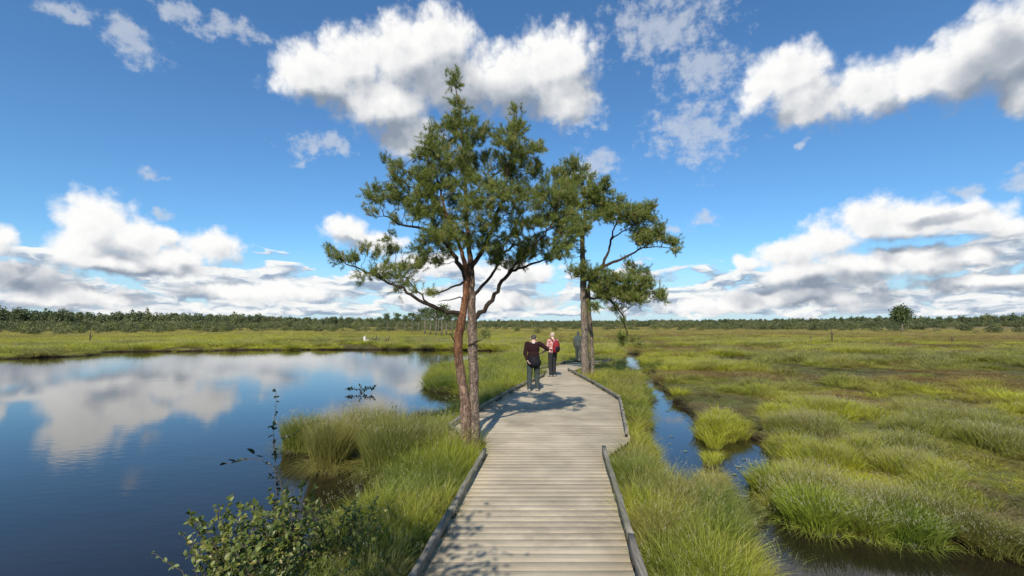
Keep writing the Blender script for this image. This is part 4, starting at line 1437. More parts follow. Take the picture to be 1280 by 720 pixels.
def far_wood():
    r = np.random.default_rng(61)
    mat = foliage_mat('far_wood_foliage', (0.7, 0.72, 0.65), (1.15, 1.15, 1.1), 'INSTANCER')
    tp = []
    for k in range(6):
        kind = k % 3
        if kind == 0:
            v, f, c = leaf_cloud(r, (0, 0, 5.6), (2.6, 2.6, 4.6), 330, 0.5, 0.1 * k)
        elif kind == 1:
            v, f, c = leaf_cloud(r, (0, 0, 7.0), (2.7, 2.7, 2.8), 280, 0.5, 0.1 * k)
        else:
            v, f, c = leaf_cloud(r, (0, 0, 5.0), (3.3, 3.3, 4.6), 340, 0.55, 0.1 * k)
        g = Geo(); g.tube([(0, 0, -0.5), (0.1, 0, 3), (0, 0.1, 7)], [0.25, 0.2, 0.08], 5, (0.4, 0.2, 0, 1), False)
        V2 = np.concatenate([v, np.concatenate(g.V)])
        F4 = np.concatenate([f, np.concatenate(g.F4) + len(v)])
        tp.append((V2, F4, np.zeros((0, 3), int), np.concatenate([c, np.concatenate(g.C)])))
    n = 5200
    az = (r.random(n) * 2 - 1) * math.radians(62)
    D = np.interp(np.degrees(az), [-62, -47, -30, -14, -3, 8, 22, 36, 47, 62], [340, 370, 470, 640, 800, 900, 820, 640, 520, 480])
    d = D * (0.82 + 0.5 * r.random(n) ** 0.8)
    x, y = d * np.sin(az), d * np.cos(az)
    z = height(x, y, np.full(n, 9.0)) - 0.1
    sc = np.interp(np.degrees(az), [-50, -20, 0, 50], [0.86, 0.72, 0.64, 0.70]) * (0.55 + 0.65 * r.random(n) ** 1.4) * (0.85 + 0.4 * fbm(az * 14, az * 3, 71, 3))
    tint = mixc((0.100, 0.125, 0.062), (0.19, 0.205, 0.090), r.random(n) ** 1.4)
    o = scatter_object('far_wood', tp, np.stack([x, y, z], -1), np.stack([sc, sc, sc], -1), r.random(n) * 6.28, tint, [mat], 0.03, 6)
    tag(o, 'dark mixed wood along the whole horizon', 'wood', kind='stuff')
    # low scrub in front of it that reads as one belt
    tp = []
    for k in range(4):
        v, f, c = leaf_cloud(r, (0, 0, 0.95), (1.25, 1.25, 1.05), 420, 0.115, 0.17 * k)
        tp.append((v, f, np.zeros((0, 3), int), c))
    n = 5200
    az = (r.random(n) * 2 - 1) * math.radians(62)
    deg = np.degrees(az)
    d = np.where(deg < -4, 125 + 230 * r.random(n) ** 0.8, 150 + 420 * r.random(n) ** 0.9)
    x, y = d * np.sin(az), d * np.cos(az)
    k = fbm(x * 0.02, y * 0.02, 77, 3) > np.where(deg < -4, 0.40, 0.50)
    x, y, d = x[k], y[k], d[k]; n = len(x)
    z = height(x, y, np.full(n, 9.0)) - 0.15
    sc = (0.55 + 0.95 * r.random(n) ** 2) * np.clip(d / 180, 0.75, 1.35)
    tint = mixc((0.095, 0.115, 0.048), (0.19, 0.195, 0.08), r.random(n) ** 1.3)
    o = scatter_object('scrub', tp, np.stack([x, y, z], -1), np.stack([sc * 1.15, sc * 1.15, sc], -1), r.random(n) * 6.28, tint, [mat], 0.05, 7)
    tag(o, 'belt of olive birch and willow scrub between the bog and the wood', 'scrub', kind='stuff')


M_BUSH = foliage_mat('bush_leaves', (0.085, 0.105, 0.030), (0.19, 0.20, 0.055))
M_PINEFAR = foliage_mat('distant_pine_foliage', (0.055, 0.085, 0.030), (0.13, 0.16, 0.05))
M_STEM = simple_mat('grey_stems', (0.17, 0.14, 0.11), 0.85, 0.4, 9)
M_PALE = simple_mat('bleached_dead_wood', (0.52, 0.48, 0.42), 0.8, 0.25, 12)
M_DEAD = simple_mat('dark_dead_wood', (0.07, 0.055, 0.042), 0.9, 0.4, 12)


def far_things():
    r = np.random.default_rng(67)
    # --- scattered bushes: four shapes, then copies
    protos = []
    for k in range(4):
        root = empty('bush')
        v, f, c = leaf_cloud(r, (0, 0, 1.15), (1.2 + 0.25 * (k % 2), 1.2, 1.15), 420, 0.13, 0.23 * k)
        g = Geo(); g.add(v, None, f, c); g.obj('foliage', [M_BUSH], root)
        g = Geo()
        g.tube([(0, 0, -0.2), (0.05, 0.03, 0.5), (0.1, 0, 1.4)], [0.07, 0.05, 0.02], 6)
        g.obj('stem', [M_STEM], root)
        protos.append(root)
    spots = []
    for px, py, h in [(30, 418, 2.0), (75, 416, 2.2), (105, 418, 1.7), (140, 416, 2.4), (178, 415, 2.1), (210, 416, 1.6), (248, 415, 2.3), (285, 416, 1.8), (318, 414, 2.0), (352, 415, 1.7), (380, 414, 1.9), (415, 415, 1.6), (440, 414, 1.8)]:
        spots.append((px + r.normal(0, 4), py, h, 0))
    for px, py, h in [(606, 424, 1.7)]:
        spots.append((px, py, h, 1))
    for px, py, h in [(640, 415, 1.7), (662, 417, 1.5), (700, 414, 1.9), (812, 413, 1.7), (850, 412, 1.9), (880, 414, 1.5), (905, 412, 1.8), (950, 412, 1.8), (985, 413, 1.6), (1072, 412, 1.8), (1200, 413, 1.7), (1245, 414, 1.9)]:
        spots.append((px + r.normal(0, 4), py, h, 2))
    labs = [('hazy olive bush in the scrub across the lake, left of the pine clump', 'bushes across the lake'),
            ('rounded dark green bush standing alone on the marsh right of the small pine clump', None),
            ('low grey green bush far out on the edge of the open bog', 'bushes on the far edge of the bog')]
    used = set()
    for i, (px, py, h, kk) in enumerate(spots):
        X, Y, _ = W(px, py, 0.35)
        p = protos[i % 4]
        o = p if (i % 4) not in used else copy_tree(p)
        used.add(i % 4)
        o.location = (X, Y, float(height(np.array([X]), np.array([Y]))[0]))
        s = h / 2.3
        o.scale = (s * r.uniform(0.9, 1.35), s, s)
        o.rotation_euler = (0, 0, r.random() * 6.28)
        for key in ('label', 'category', 'group'):
            if key in o: del o[key]
        tag(o, labs[kk][0], 'bush', labs[kk][1])
    # --- the small group of pines across the lake
    protos = []
    for k in range(4):
        root = empty('pine_tree')
        h = 4.2
        g = Geo()
        g.tube([(0, 0, -0.2), (0.03, 0, 1.2), (-0.02, 0.03, 2.6), (0.05, 0, 3.7)], [0.11, 0.09, 0.065, 0.03], 7)
        g.obj('trunk', [M_STEM], root)
        g = Geo()
        for q in range(5 + k):
            a = r.random() * 6.28; rr = r.random() * 0.7
            v, f, c = leaf_cloud(r, (math.cos(a) * rr, math.sin(a) * rr, 2.5 + 1.5 * r.random()), (0.75, 0.75, 0.42), 85, 0.10, r.random())
            g.add(v, None, f, c)
        v, f, c = leaf_cloud(r, (0, 0, 3.5), (0.6, 0.6, 0.6), 90, 0.10, r.random()); g.add(v, None, f, c)
        g.obj('crown', [M_PINEFAR], root)
        protos.append(root)
    pts = [(462, 411, 3.2), (474, 412, 3.5), (484, 414, 3.9), (496, 415, 4.2), (506, 416, 4.0), (515, 417, 4.4), (523, 416, 4.0), (531, 418, 4.4), (538, 419, 4.2), (545, 420, 4.5), (552, 420, 4.4), (558, 419, 4.6), (565, 418, 4.3), (572, 416, 4.0), (548, 415, 4.4), (520, 412, 4.2)]
    for i, (px, py, h) in enumerate(pts):
        o = protos[i] if i < 4 else copy_tree(protos[i % 4])
        X, Y, _ = W(px, py, 0.3)
        o.location = (X, Y, float(height(np.array([X]), np.array([Y]))[0]))
        s = h / 4.2 * (1.08 + 0.25 * r.random())
        o.scale = (s, s, s); o.rotation_euler = (0, 0, r.random() * 6.28)
        tag(o, 'small bare stemmed pine in the clump of pines across the lake', 'pine tree', 'clump of small pines across the lake')
    # --- round tree on the right
    X, Y, _ = W(1128, 416.5, 0.3)
    root = empty('round_tree', (X, Y, 0.2))
    tag(root, 'lone round crowned tree rising above the wood on the far right', 'tree')
    g = Geo()
    for k in range(14):
        a = k * 0.7; rr = 1.0 * (k % 3) / 2
        v, f, c = leaf_cloud(r, (math.cos(a) * rr * 1.4, math.sin(a) * rr, 3.6 + 1.7 * r.random()), (1.6, 1.4, 1.4), 190, 0.19, r.random()); g.add(v, None, f, c)
    g.obj('crown', [M_PINEFAR], root)
    g = Geo(); g.tube([(0, 0, -0.3), (0, 0, 1.2), (0.1, 0, 3)], [0.2, 0.16, 0.07], 7); g.obj('trunk', [M_STEM], root)
    # --- dead saplings on the bog
    for px, py, h, lab in ((1040, 427, 1.75, 'taller forked dead sapling out on the open bog'), (1013, 426, 0.9, 'short dead stump out on the open bog beside the forked sapling'),
                           (1190, 428, 0.9, 'thin pale dead stem on the pinkish heath at the far right'), (112, 428, 1.5, 'thin dark dead sapling on the marsh edge left of the lake')):
        X, Y, _ = W(px, py, 0.3)
        root = empty('dead_sapling', (X, Y, 0.15))
        tag(root, lab, 'dead sapling')
        g = Geo(); g.tube([(0, 0, -0.1), (0.04, 0, h * 0.5), (0.0, 0.02, h)], [0.09, 0.065, 0.02], 6); g.obj('trunk', [M_DEAD], root)
        g = Geo(); g.tube([(0.04, 0, h * 0.45), (0.22, 0.05, h * 0.62), (0.30, 0.05, h * 0.85)], [0.04, 0.03, 0.01], 5); g.obj('branch', [M_DEAD], root)
        g = Geo(); g.tube([(0.03, 0, h * 0.55), (-0.16, 0.0, h * 0.72)], [0.035, 0.01], 5); g.obj('branch', [M_DEAD], root)
    # --- pale stump and dark dead branches on the lake shore
    X, Y, _ = W(456, 430, 0.25)
    root = empty('pale_stump', (X, Y, 0.2))
    tag(root, 'bleached pale stump on the far lake shore beside dark dead branches', 'stump')
    g = Geo(); g.tube([(0, 0, -0.1), (0.02, 0, 0.35), (-0.05, 0, 0.75), (-0.02, 0, 0.92)], [0.22, 0.17, 0.15, 0.06], 9, None, True, 0.3); g.obj('trunk', [M_PALE], root)
    g = Geo(); g.tube([(0.05, 0, 0.35), (0.35, 0, 0.5), (0.5, 0, 0.42)], [0.10, 0.07, 0.03], 7, None, True, 0.2); g.obj('branch', [M_PALE], root)
    for px, dx, lab in ((466, 1, 'low dark dead branch next to the bleached stump'), (474, -1, 'forked dark dead branch in the middle of the shore line of dead wood'), (482, 1, 'dark dead branch at the end farthest from the bleached stump')):
        X, Y, _ = W(px, 430, 0.25)
        root = empty('dead_branch', (X, Y, 0.2))
        tag(root, lab, 'dead branch')
        g = Geo(); g.tube([(-0.5 * dx, 0, 0.02), (-0.1 * dx, 0, 0.35), (0.25 * dx, 0.1, 0.55), (0.42 * dx, 0.1, 0.98)], [0.12, 0.10, 0.07, 0.02], 7, None, True, 0.2)
        g.tube([(0.1 * dx, 0.05, 0.45), (-0.05 * dx, 0, 0.85)], [0.06, 0.02], 5)
        g.tube([(0.2 * dx, 0.1, 0.5), (0.55 * dx, 0, 0.25)], [0.06, 0.03], 5)
        g.obj('limb', [M_DEAD], root)


far_wood()
far_things()

# ------------------------------------------------------------------ leafy shoots at the near left
def leaf_mat(name, a, b, c3, gloss=0.4):
    m, n = material(name)
    g = n.attr('gc').outputs['Color']
    s = n.new('ShaderNodeSeparateColor'); n.put(s.inputs[0], g)
    c = n.mix(s.outputs[0], a, b)
    c = n.mix(n.mapr(s.outputs[1], 0.86, 1.0), c, c3)
    sh = n.bsdf(c, gloss, 0.4)
    t = n.new('ShaderNodeBsdfTranslucent'); n.put(t.inputs[0], n.vec('MULTIPLY', c, (1.2, 1.3, 0.7)))
    mx = n.new('ShaderNodeMixShader'); mx.inputs[0].default_value = 0.3
    n.link(sh, mx.inputs[1]); n.link(t.outputs[0], mx.inputs[2])
    n.out(mx.outputs[0])
    return m


M_LEAF = leaf_mat('alder_leaves', (0.064, 0.092, 0.018), (0.17, 0.195, 0.038), (0.30, 0.26, 0.065))
M_LEAFD = leaf_mat('dark_leaves', (0.010, 0.022, 0.012), (0.025, 0.045, 0.02), (0.05, 0.06, 0.02))
M_LEAFP = leaf_mat('pale_leaves', (0.16, 0.20, 0.06), (0.28, 0.31, 0.12), (0.36, 0.34, 0.18))
M_SHOOT = simple_mat('shoot_bark', (0.09, 0.065, 0.045), 0.7, 0.3, 20)


def leaves_geo(g, P, D, size, r):
    """rounded, slightly folded leaves: a fan of eight points"""
    n = len(P)
    D = D / (np.linalg.norm(D, axis=1)[:, None] + 1e-9)
    up = r.normal(0, 0.45, (n, 3)) + np.array([0, -0.25, 0.9])
    S = np.cross(D, up); S /= np.linalg.norm(S, axis=1)[:, None] + 1e-9
    U = np.cross(S, D)
    s = (np.asarray(size) * (0.65 + 0.7 * r.random(n)))[:, None]
    prof = [(0, 0, 0), (0.25, .24, .08), (0.55, .30, .12), (0.82, .17, .06), (1.0, 0, -0.05), (0.82, -.17, .06), (0.55, -.30, .12), (0.25, -.24, .08)]
    rows = [P + D * s * a + S * s * b + U * s * c for a, b, c in prof]
    V = np.stack(rows, 1).reshape(-1, 3)
    b = np.arange(n)[:, None] * 8
    F4 = np.concatenate([b + np.array([[0, 1, 2, 3]]), b + np.array([[0, 3, 4, 5]]), b + np.array([[0, 5, 6, 7]])])
    C = np.repeat(np.stack([r.random(n), r.random(n), 0 * s[:, 0], 0 * s[:, 0] + 1], -1), 8, axis=0)
    g.add(V, None, F4, C)


def shoot_plant(name, label, cat, base, stems, leaf, size, per_m, mat, seed, group=None, twigs=0.35, rad=0.006, z_leaf=0.0):
    """stems: lists of world points; leaves alternate along them and along short side twigs"""
    r = np.random.default_rng(seed)
    root = empty(name, base)
    tag(root, label, cat, group)
    b = np.array(base)
    lg = Geo()
    for st in stems:
        P = np.asarray(st, float) - b
        d = np.concatenate([[0], np.cumsum(np.linalg.norm(np.diff(P, axis=0), axis=1))])
        n = max(4, int(d[-1] / 0.05))
        t = np.linspace(0, d[-1], n)
        Q = np.stack([np.interp(t, d, P[:, k]) for k in range(3)], -1)
        for _ in range(3): Q[1:-1] = 0.25 * Q[:-2] + 0.5 * Q[1:-1] + 0.25 * Q[2:]
        Q[1:-1] += r.normal(0, 0.004, (n - 2, 3))
        g = Geo(); g.tube(Q, np.linspace(rad, rad * 0.3, n), 6)
        m = int(d[-1] * twigs * 10)
        for _ in range(m):
            i = r.integers(int(n * 0.2), n - 1)
            v = r.normal(0, 1, 3) * np.array([1, 1, 0.5]) + np.array([0, 0, 0.5]); v /= np.linalg.norm(v)
            L = 0.08 + 0.22 * r.random()
            tw = np.stack([Q[i], Q[i] + v * L * 0.5 + [0, 0, 0.01], Q[i] + v * L])
            g.tube(tw, [rad * 0.4, rad * 0.3, rad * 0.15], 4)
            k = max(2, int(L * per_m * 0.9))
            u = r.random((k, 1)) * 0.9 + 0.15
            leaves_geo(lg, Q[i] + v * L * u, v + r.normal(0, 0.7, (k, 3)), np.full(k, size), r)
        g.obj('stem', [M_SHOOT], root, True)
        k = max(2, int(d[-1] * per_m))
        i = r.integers(int(n * 0.12), n, k)
        leaves_geo(lg, Q[i], r.normal(0, 1, (k, 3)) + np.array([0, 0, 0.2]), np.full(k, size), r)
    lg.obj('foliage', [mat], root)
    return root


def near_shrubs():
    r = np.random.default_rng(91)
    D = WD
    # tall sapling
    d = 5.4
    shoot_plant('alder_sapling', 'tall thin alder sapling with sparse dark leaves in front of the pond tussocks', 'sapling', D(346, 690, d),
                [[D(346, 690, d), D(344, 640, d), D(346, 600, d), D(343, 560, d), D(341, 535, d), D(345, 510, d), D(345, 490, d)]], None, 0.055, 30, M_LEAFD, 1, None, 0.12, 0.007)
    # low branch with three big dark leaves
    d = 4.1
    root = shoot_plant('alder_shoot', 'slanting shoot with a row of big dark round leaves over the water', 'shoot', D(372, 690, d),
                [[D(372, 690, d), D(362, 640, d), D(352, 605, d), D(340, 582, d), D(325, 572, d), D(300, 577, d), D(280, 580, d)]], None, 0.03, 16, M_LEAFD, 2, None, 0.0, 0.005)
    g = Geo()
    P = np.array([D(330, 572, d), D(318, 568, d), D(303, 575, d), D(296, 578, d), D(284, 579, d)]) - np.array(D(372, 690, d))
    leaves_geo(g, P, np.array([[-0.7, -.2, .25], [-.3, -.4, .5], [-.9, -.3, -.2], [-.5, -.5, .4], [-1, 0, -.3]]), np.array([.085, .075, .08, .06, .07]), r)
    g.obj('leaf_row', [M_LEAFD], root)
    # leafy bushes
    def bush(cx, cy, w_, h_, d, n, label, seed, size=0.042, mat=M_LEAF, per=75):
        rr = np.random.default_rng(seed)
        st = []
        for _ in range(n):
            a = cx + rr.normal(0, 0.25) * w_
            tx = cx + rr.normal(0, 0.55) * w_
            ty = cy - h_ * (0.45 + 0.55 * rr.random())
            dd = d + rr.normal(0, 0.28)
            st.append([D(a, cy, d + (dd - d) * 0.3), D(a * 0.6 + tx * 0.4, cy - h_ * 0.35, d + (dd - d) * 0.7), D(tx, ty, dd)])
        return shoot_plant('alder_bush', label, 'bush', D(cx, cy, d), st, None, size, per, mat, seed, 'alder bushes at the pond edge', 0.5)
    bush(345, 735, 58, 135, 4.3, 26, 'leafy alder bush at the base of the tall sapling', 11)
    bush(285, 745, 55, 115, 3.9, 20, 'alder bush with yellowing leaves closest to the open pond', 12, 0.038)
    bush(422, 745, 60, 125, 4.5, 26, 'darker alder bush tangled with the long grass toward the boardwalk', 13, 0.036)
    bush(330, 770, 75, 95, 3.5, 20, 'low alder bush nearest to the viewer at the bottom edge', 14, 0.036)
    d = 3.3
    shoot_plant('willow_shoot', 'pale leaved shoot arching furthest left over the water', 'shoot', D(262, 770, d),
                [[D(262, 770, d), D(236, 722, d), D(212, 705, d), D(190, 690, d)], [D(262, 770, d), D(246, 720, d), D(243, 690, d), D(240, 668, d)]], None, 0.03, 60, M_LEAFP, 21, None, 0.15, 0.004)
    # dark leafy twig standing out of the water beyond the tussocks
    a, b, _ = W(452, 491, 0)
    d = b
    shoot_plant('water_plant', 'dark leafy sprig lying flat above the bright water beyond the tussocks', 'water plant', (a, b, 0),
                [[(a, b, -0.1), D(451, 490, d), D(450, 483, d)], [D(450, 487, d), D(440, 486, d), D(431, 486, d)], [D(450, 487, d), D(460, 486, d), D(469, 484, d)]], None, 0.10, 60, M_LEAFD, 22, None, 0.0, 0.006)
    a, b, _ = W(502, 512, 0)
    d = b
    shoot_plant('water_plant', 'two dark leaf buds on thin stalks beside the brown tussock', 'water plant', (a, b, 0),
                [[(a, b, -0.1), D(501, 505, d), D(500, 503, d)], [(a, b, -0.1), D(492, 508, d), D(491, 504, d)]], None, 0.09, 10, M_LEAFD, 23, None, 0.0, 0.006)
    # floating leaves on the little pool by the pine and the ditch
    m, n = material('lily_pads')
    g_ = n.attr('gc').outputs['Color']
    s_ = n.new('ShaderNodeSeparateColor'); n.put(s_.inputs[0], g_)
    n.out(n.bsdf(n.mix(s_.outputs[0], (0.10, 0.12, 0.06), (0.26, 0.27, 0.13)), 0.35, 0.5))
    g = Geo()
    rr = np.random.default_rng(5)
    for reg, k in (((548, 492, 580, 525), 30), ((828, 510, 880, 600), 12), ((893, 562, 950, 630), 12)):
        for _ in range(k):
            px, py = rr.uniform(reg[0], reg[2]), rr.uniform(reg[1], reg[3])
            X, Y, _z = W(px, py, 0)
            if float(shore(np.array([X]), np.array([Y]))[0]) > -0.05: continue
            a = np.arange(8) / 8 * 2 * PI + rr.random()
            q = (0.025 + 0.035 * rr.random()) * (0.8 + 0.3 * rr.random(8))
            V = np.stack([X + np.cos(a) * q, Y + np.sin(a) * q, np.full(8, 0.008) + 0.006 * rr.random(8)], -1)
            V = np.concatenate([V, [[X, Y, 0.004]]])
            g.add(V, [[i, (i + 1) % 8, 8] for i in range(8)], None, (rr.random(), 0, 0, 1))
    o = g.obj('floating_leaves', [m])
    tag(o, 'small floating leaves scattered over the shallow pools', 'floating leaves', kind='stuff')

    # a young alder on the bank beside the viewpoint: its shade dapples the left rail
    root = empty('alder_tree', (-1.95, 0.45, 0.1))
    tag(root, 'young alder on the bank at the viewpoint, its shade dappling the left rail', 'tree')
    rr = np.random.default_rng(77)
    g = Geo(); g.tube([(0, 0, -0.2), (0.03, 0.02, 1.2), (0.12, 0.08, 2.6), (0.3, 0.15, 4.6)], [0.07, 0.06, 0.045, 0.015], 9, None, True, 0.1); g.obj('trunk', [M_SHOOT], root, True)
    lg = Geo(); bg = Geo()
    for k in range(20):
        a = rr.random() * 6.28; zz = 2.7 + 2.2 * rr.random()
        L = 0.45 + 0.65 * rr.random()
        p0 = np.array([0.12 + 0.05 * zz * 0.5, 0.08, zz - 0.3]); p1 = p0 + np.array([math.cos(a) * L, math.sin(a) * L, 0.35])
        bg.tube([p0, (p0 + p1) / 2 + [0, 0, 0.05], p1], [0.016, 0.011, 0.004], 5)
        n_ = 75
        P = p0 + (p1 - p0) * (0.35 + 0.7 * rr.random((n_, 1))) + rr.normal(0, 0.13, (n_, 3))
        leaves_geo(lg, P, rr.normal(0, 1, (n_, 3)), np.full(n_, 0.065), rr)
    bg.obj('branch', [M_SHOOT], root, True)
    lg.obj('crown', [M_LEAF], root)


near_shrubs()

# ------------------------------------------------------------------ people
def capsule(g, a, b, ra, rb, sides=14, rings=5):
    """tapered capsule"""
    a, b = np.asarray(a, float), np.asarray(b, float)
    T = b - a; L = np.linalg.norm(T); T = T / (L + 1e-9)
    P, R = [], []
    for k in range(rings + 1):
        t = -PI / 2 + PI / 2 * k / rings
        P.append(a + T * ra * math.sin(t)); R.append(max(1e-4, ra * math.cos(t)))
    for k in range(rings + 1):
        t = PI / 2 * k / rings
        P.append(b + T * rb * math.sin(t)); R.append(max(1e-4, rb * math.cos(t)))
    P = np.array(P)
    ref = np.array([0, 0, 1.0]) if abs(T[2]) < 0.9 else np.array([1.0, 0, 0])
    U = np.cross(T, ref); U /= np.linalg.norm(U); B = np.cross(T, U)
    an = np.arange(sides) / sides * 2 * PI
    V = np.concatenate([p + np.cos(an)[:, None] * r * U + np.sin(an)[:, None] * r * B for p, r in zip(P, R)])
    n = len(P)
    i = np.arange(n - 1)[:, None] * sides; j = np.arange(sides)[None]; k = (j + 1) % sides
    q = np.stack([i + j, i + k, i + sides + k, i + sides + j], -1).reshape(-1, 4)
    g.add(V, None, q)


def ellipsoid(g, c, r, rot=None, n=14):
    u = np.linspace(0, PI, n)[1:-1]; v = np.arange(2 * n) / (2 * n) * 2 * PI
    V = np.array([[math.sin(a) * math.cos(b), math.sin(a) * math.sin(b), math.cos(a)] for a in u for b in v] + [[0, 0, 1], [0, 0, -1]])
    V = V * np.asarray(r)
    if rot is not None: V = V @ np.asarray(rot).T
    m = 2 * n; k = len(u)
    q = [[i * m + j, (i + 1) * m + j, (i + 1) * m + (j + 1) % m, i * m + (j + 1) % m] for i in range(k - 1) for j in range(m)]
    f3 = [[k * m, j, (j + 1) % m] for j in range(m)] + [[k * m + 1, (k - 1) * m + (j + 1) % m, (k - 1) * m + j] for j in range(m)]
    g.add(V + np.asarray(c), f3, q)


def fuse(g, name, mat, parent, voxel=0.010, smooth=4):
    """volumes fused into one continuous skin"""
    tmp = g.obj(name + '_tmp', [mat])
    md = tmp.modifiers.new('r', 'REMESH'); md.mode = 'VOXEL'; md.voxel_size = voxel
    ms = tmp.modifiers.new('s', 'SMOOTH'); ms.factor = 0.5; ms.iterations = smooth
    dg = bpy.context.evaluated_depsgraph_get()
    me = bpy.data.meshes.new_from_object(tmp.evaluated_get(dg))
    me.name = name
    bpy.data.objects.remove(tmp)
    if not me.materials: me.materials.append(mat)
    me.polygons.foreach_set('use_smooth', np.ones(len(me.polygons), bool))
    return link(name, me, parent)


def cloth(name, a, var=0.2, scale=40, rough=0.9):
    return simple_mat(name, a, rough, var, scale, 0.1)


M_SKIN = simple_mat('skin', (0.56, 0.36, 0.27), 0.55, 0.08, 14, 0.3)
M_GREYHAIR = simple_mat('grey_hair', (0.065, 0.058, 0.052), 0.7, 0.3, 60)
M_FAIRHAIR = simple_mat('fair_hair', (0.42, 0.34, 0.25), 0.7, 0.3, 60)
M_EYE = simple_mat('eyes', (0.03, 0.02, 0.015), 0.2, 0.1, 9, 0.5)
M_LIP = simple_mat('lips', (0.40, 0.20, 0.16), 0.5, 0.1, 9)
M_MAROON = cloth('maroon_jacket_cloth', (0.024, 0.010, 0.011))
M_BLACK = cloth('black_cloth', (0.014, 0.013, 0.015))
M_SLATE = cloth('slate_trouser_cloth', (0.050, 0.060, 0.055))
M_DKTR = cloth('dark_trouser_cloth', (0.030, 0.030, 0.030))
M_WHITE = cloth('pale_cloth', (0.62, 0.58, 0.53), 0.1)
M_SHOE = cloth('pale_shoe', (0.30, 0.28, 0.25), 0.2, 20, 0.7)
M_KHAKI = cloth('khaki_cloth', (0.58, 0.44, 0.27))
M_TAN = cloth('tan_trouser_cloth', (0.36, 0.28, 0.18))


def check_mat():
    m, n = material('red_checked_cloth')
    co = n.new('ShaderNodeTexCoord').outputs['Object']
    x, y, z = n.sep(co)[0:3]
    sx = n.math('GREATER_THAN', n.math('FRACT', n.math('MULTIPLY', n.math('ADD', x, y), 16.0)), 0.55)
    sz = n.math('GREATER_THAN', n.math('FRACT', n.math('MULTIPLY', z, 16.0)), 0.55)
    c = n.mix(n.math('MULTIPLY', n.math('ADD', sx, sz), 0.5), (0.42, 0.10, 0.09), (0.55, 0.40, 0.36))
    n.out(n.bsdf(c, 0.9, 0.1))
    return m


M_CHECK = check_mat()
M_PACK = cloth('red_rucksack_cloth', (0.20, 0.020, 0.026), 0.25, 30, 0.6)


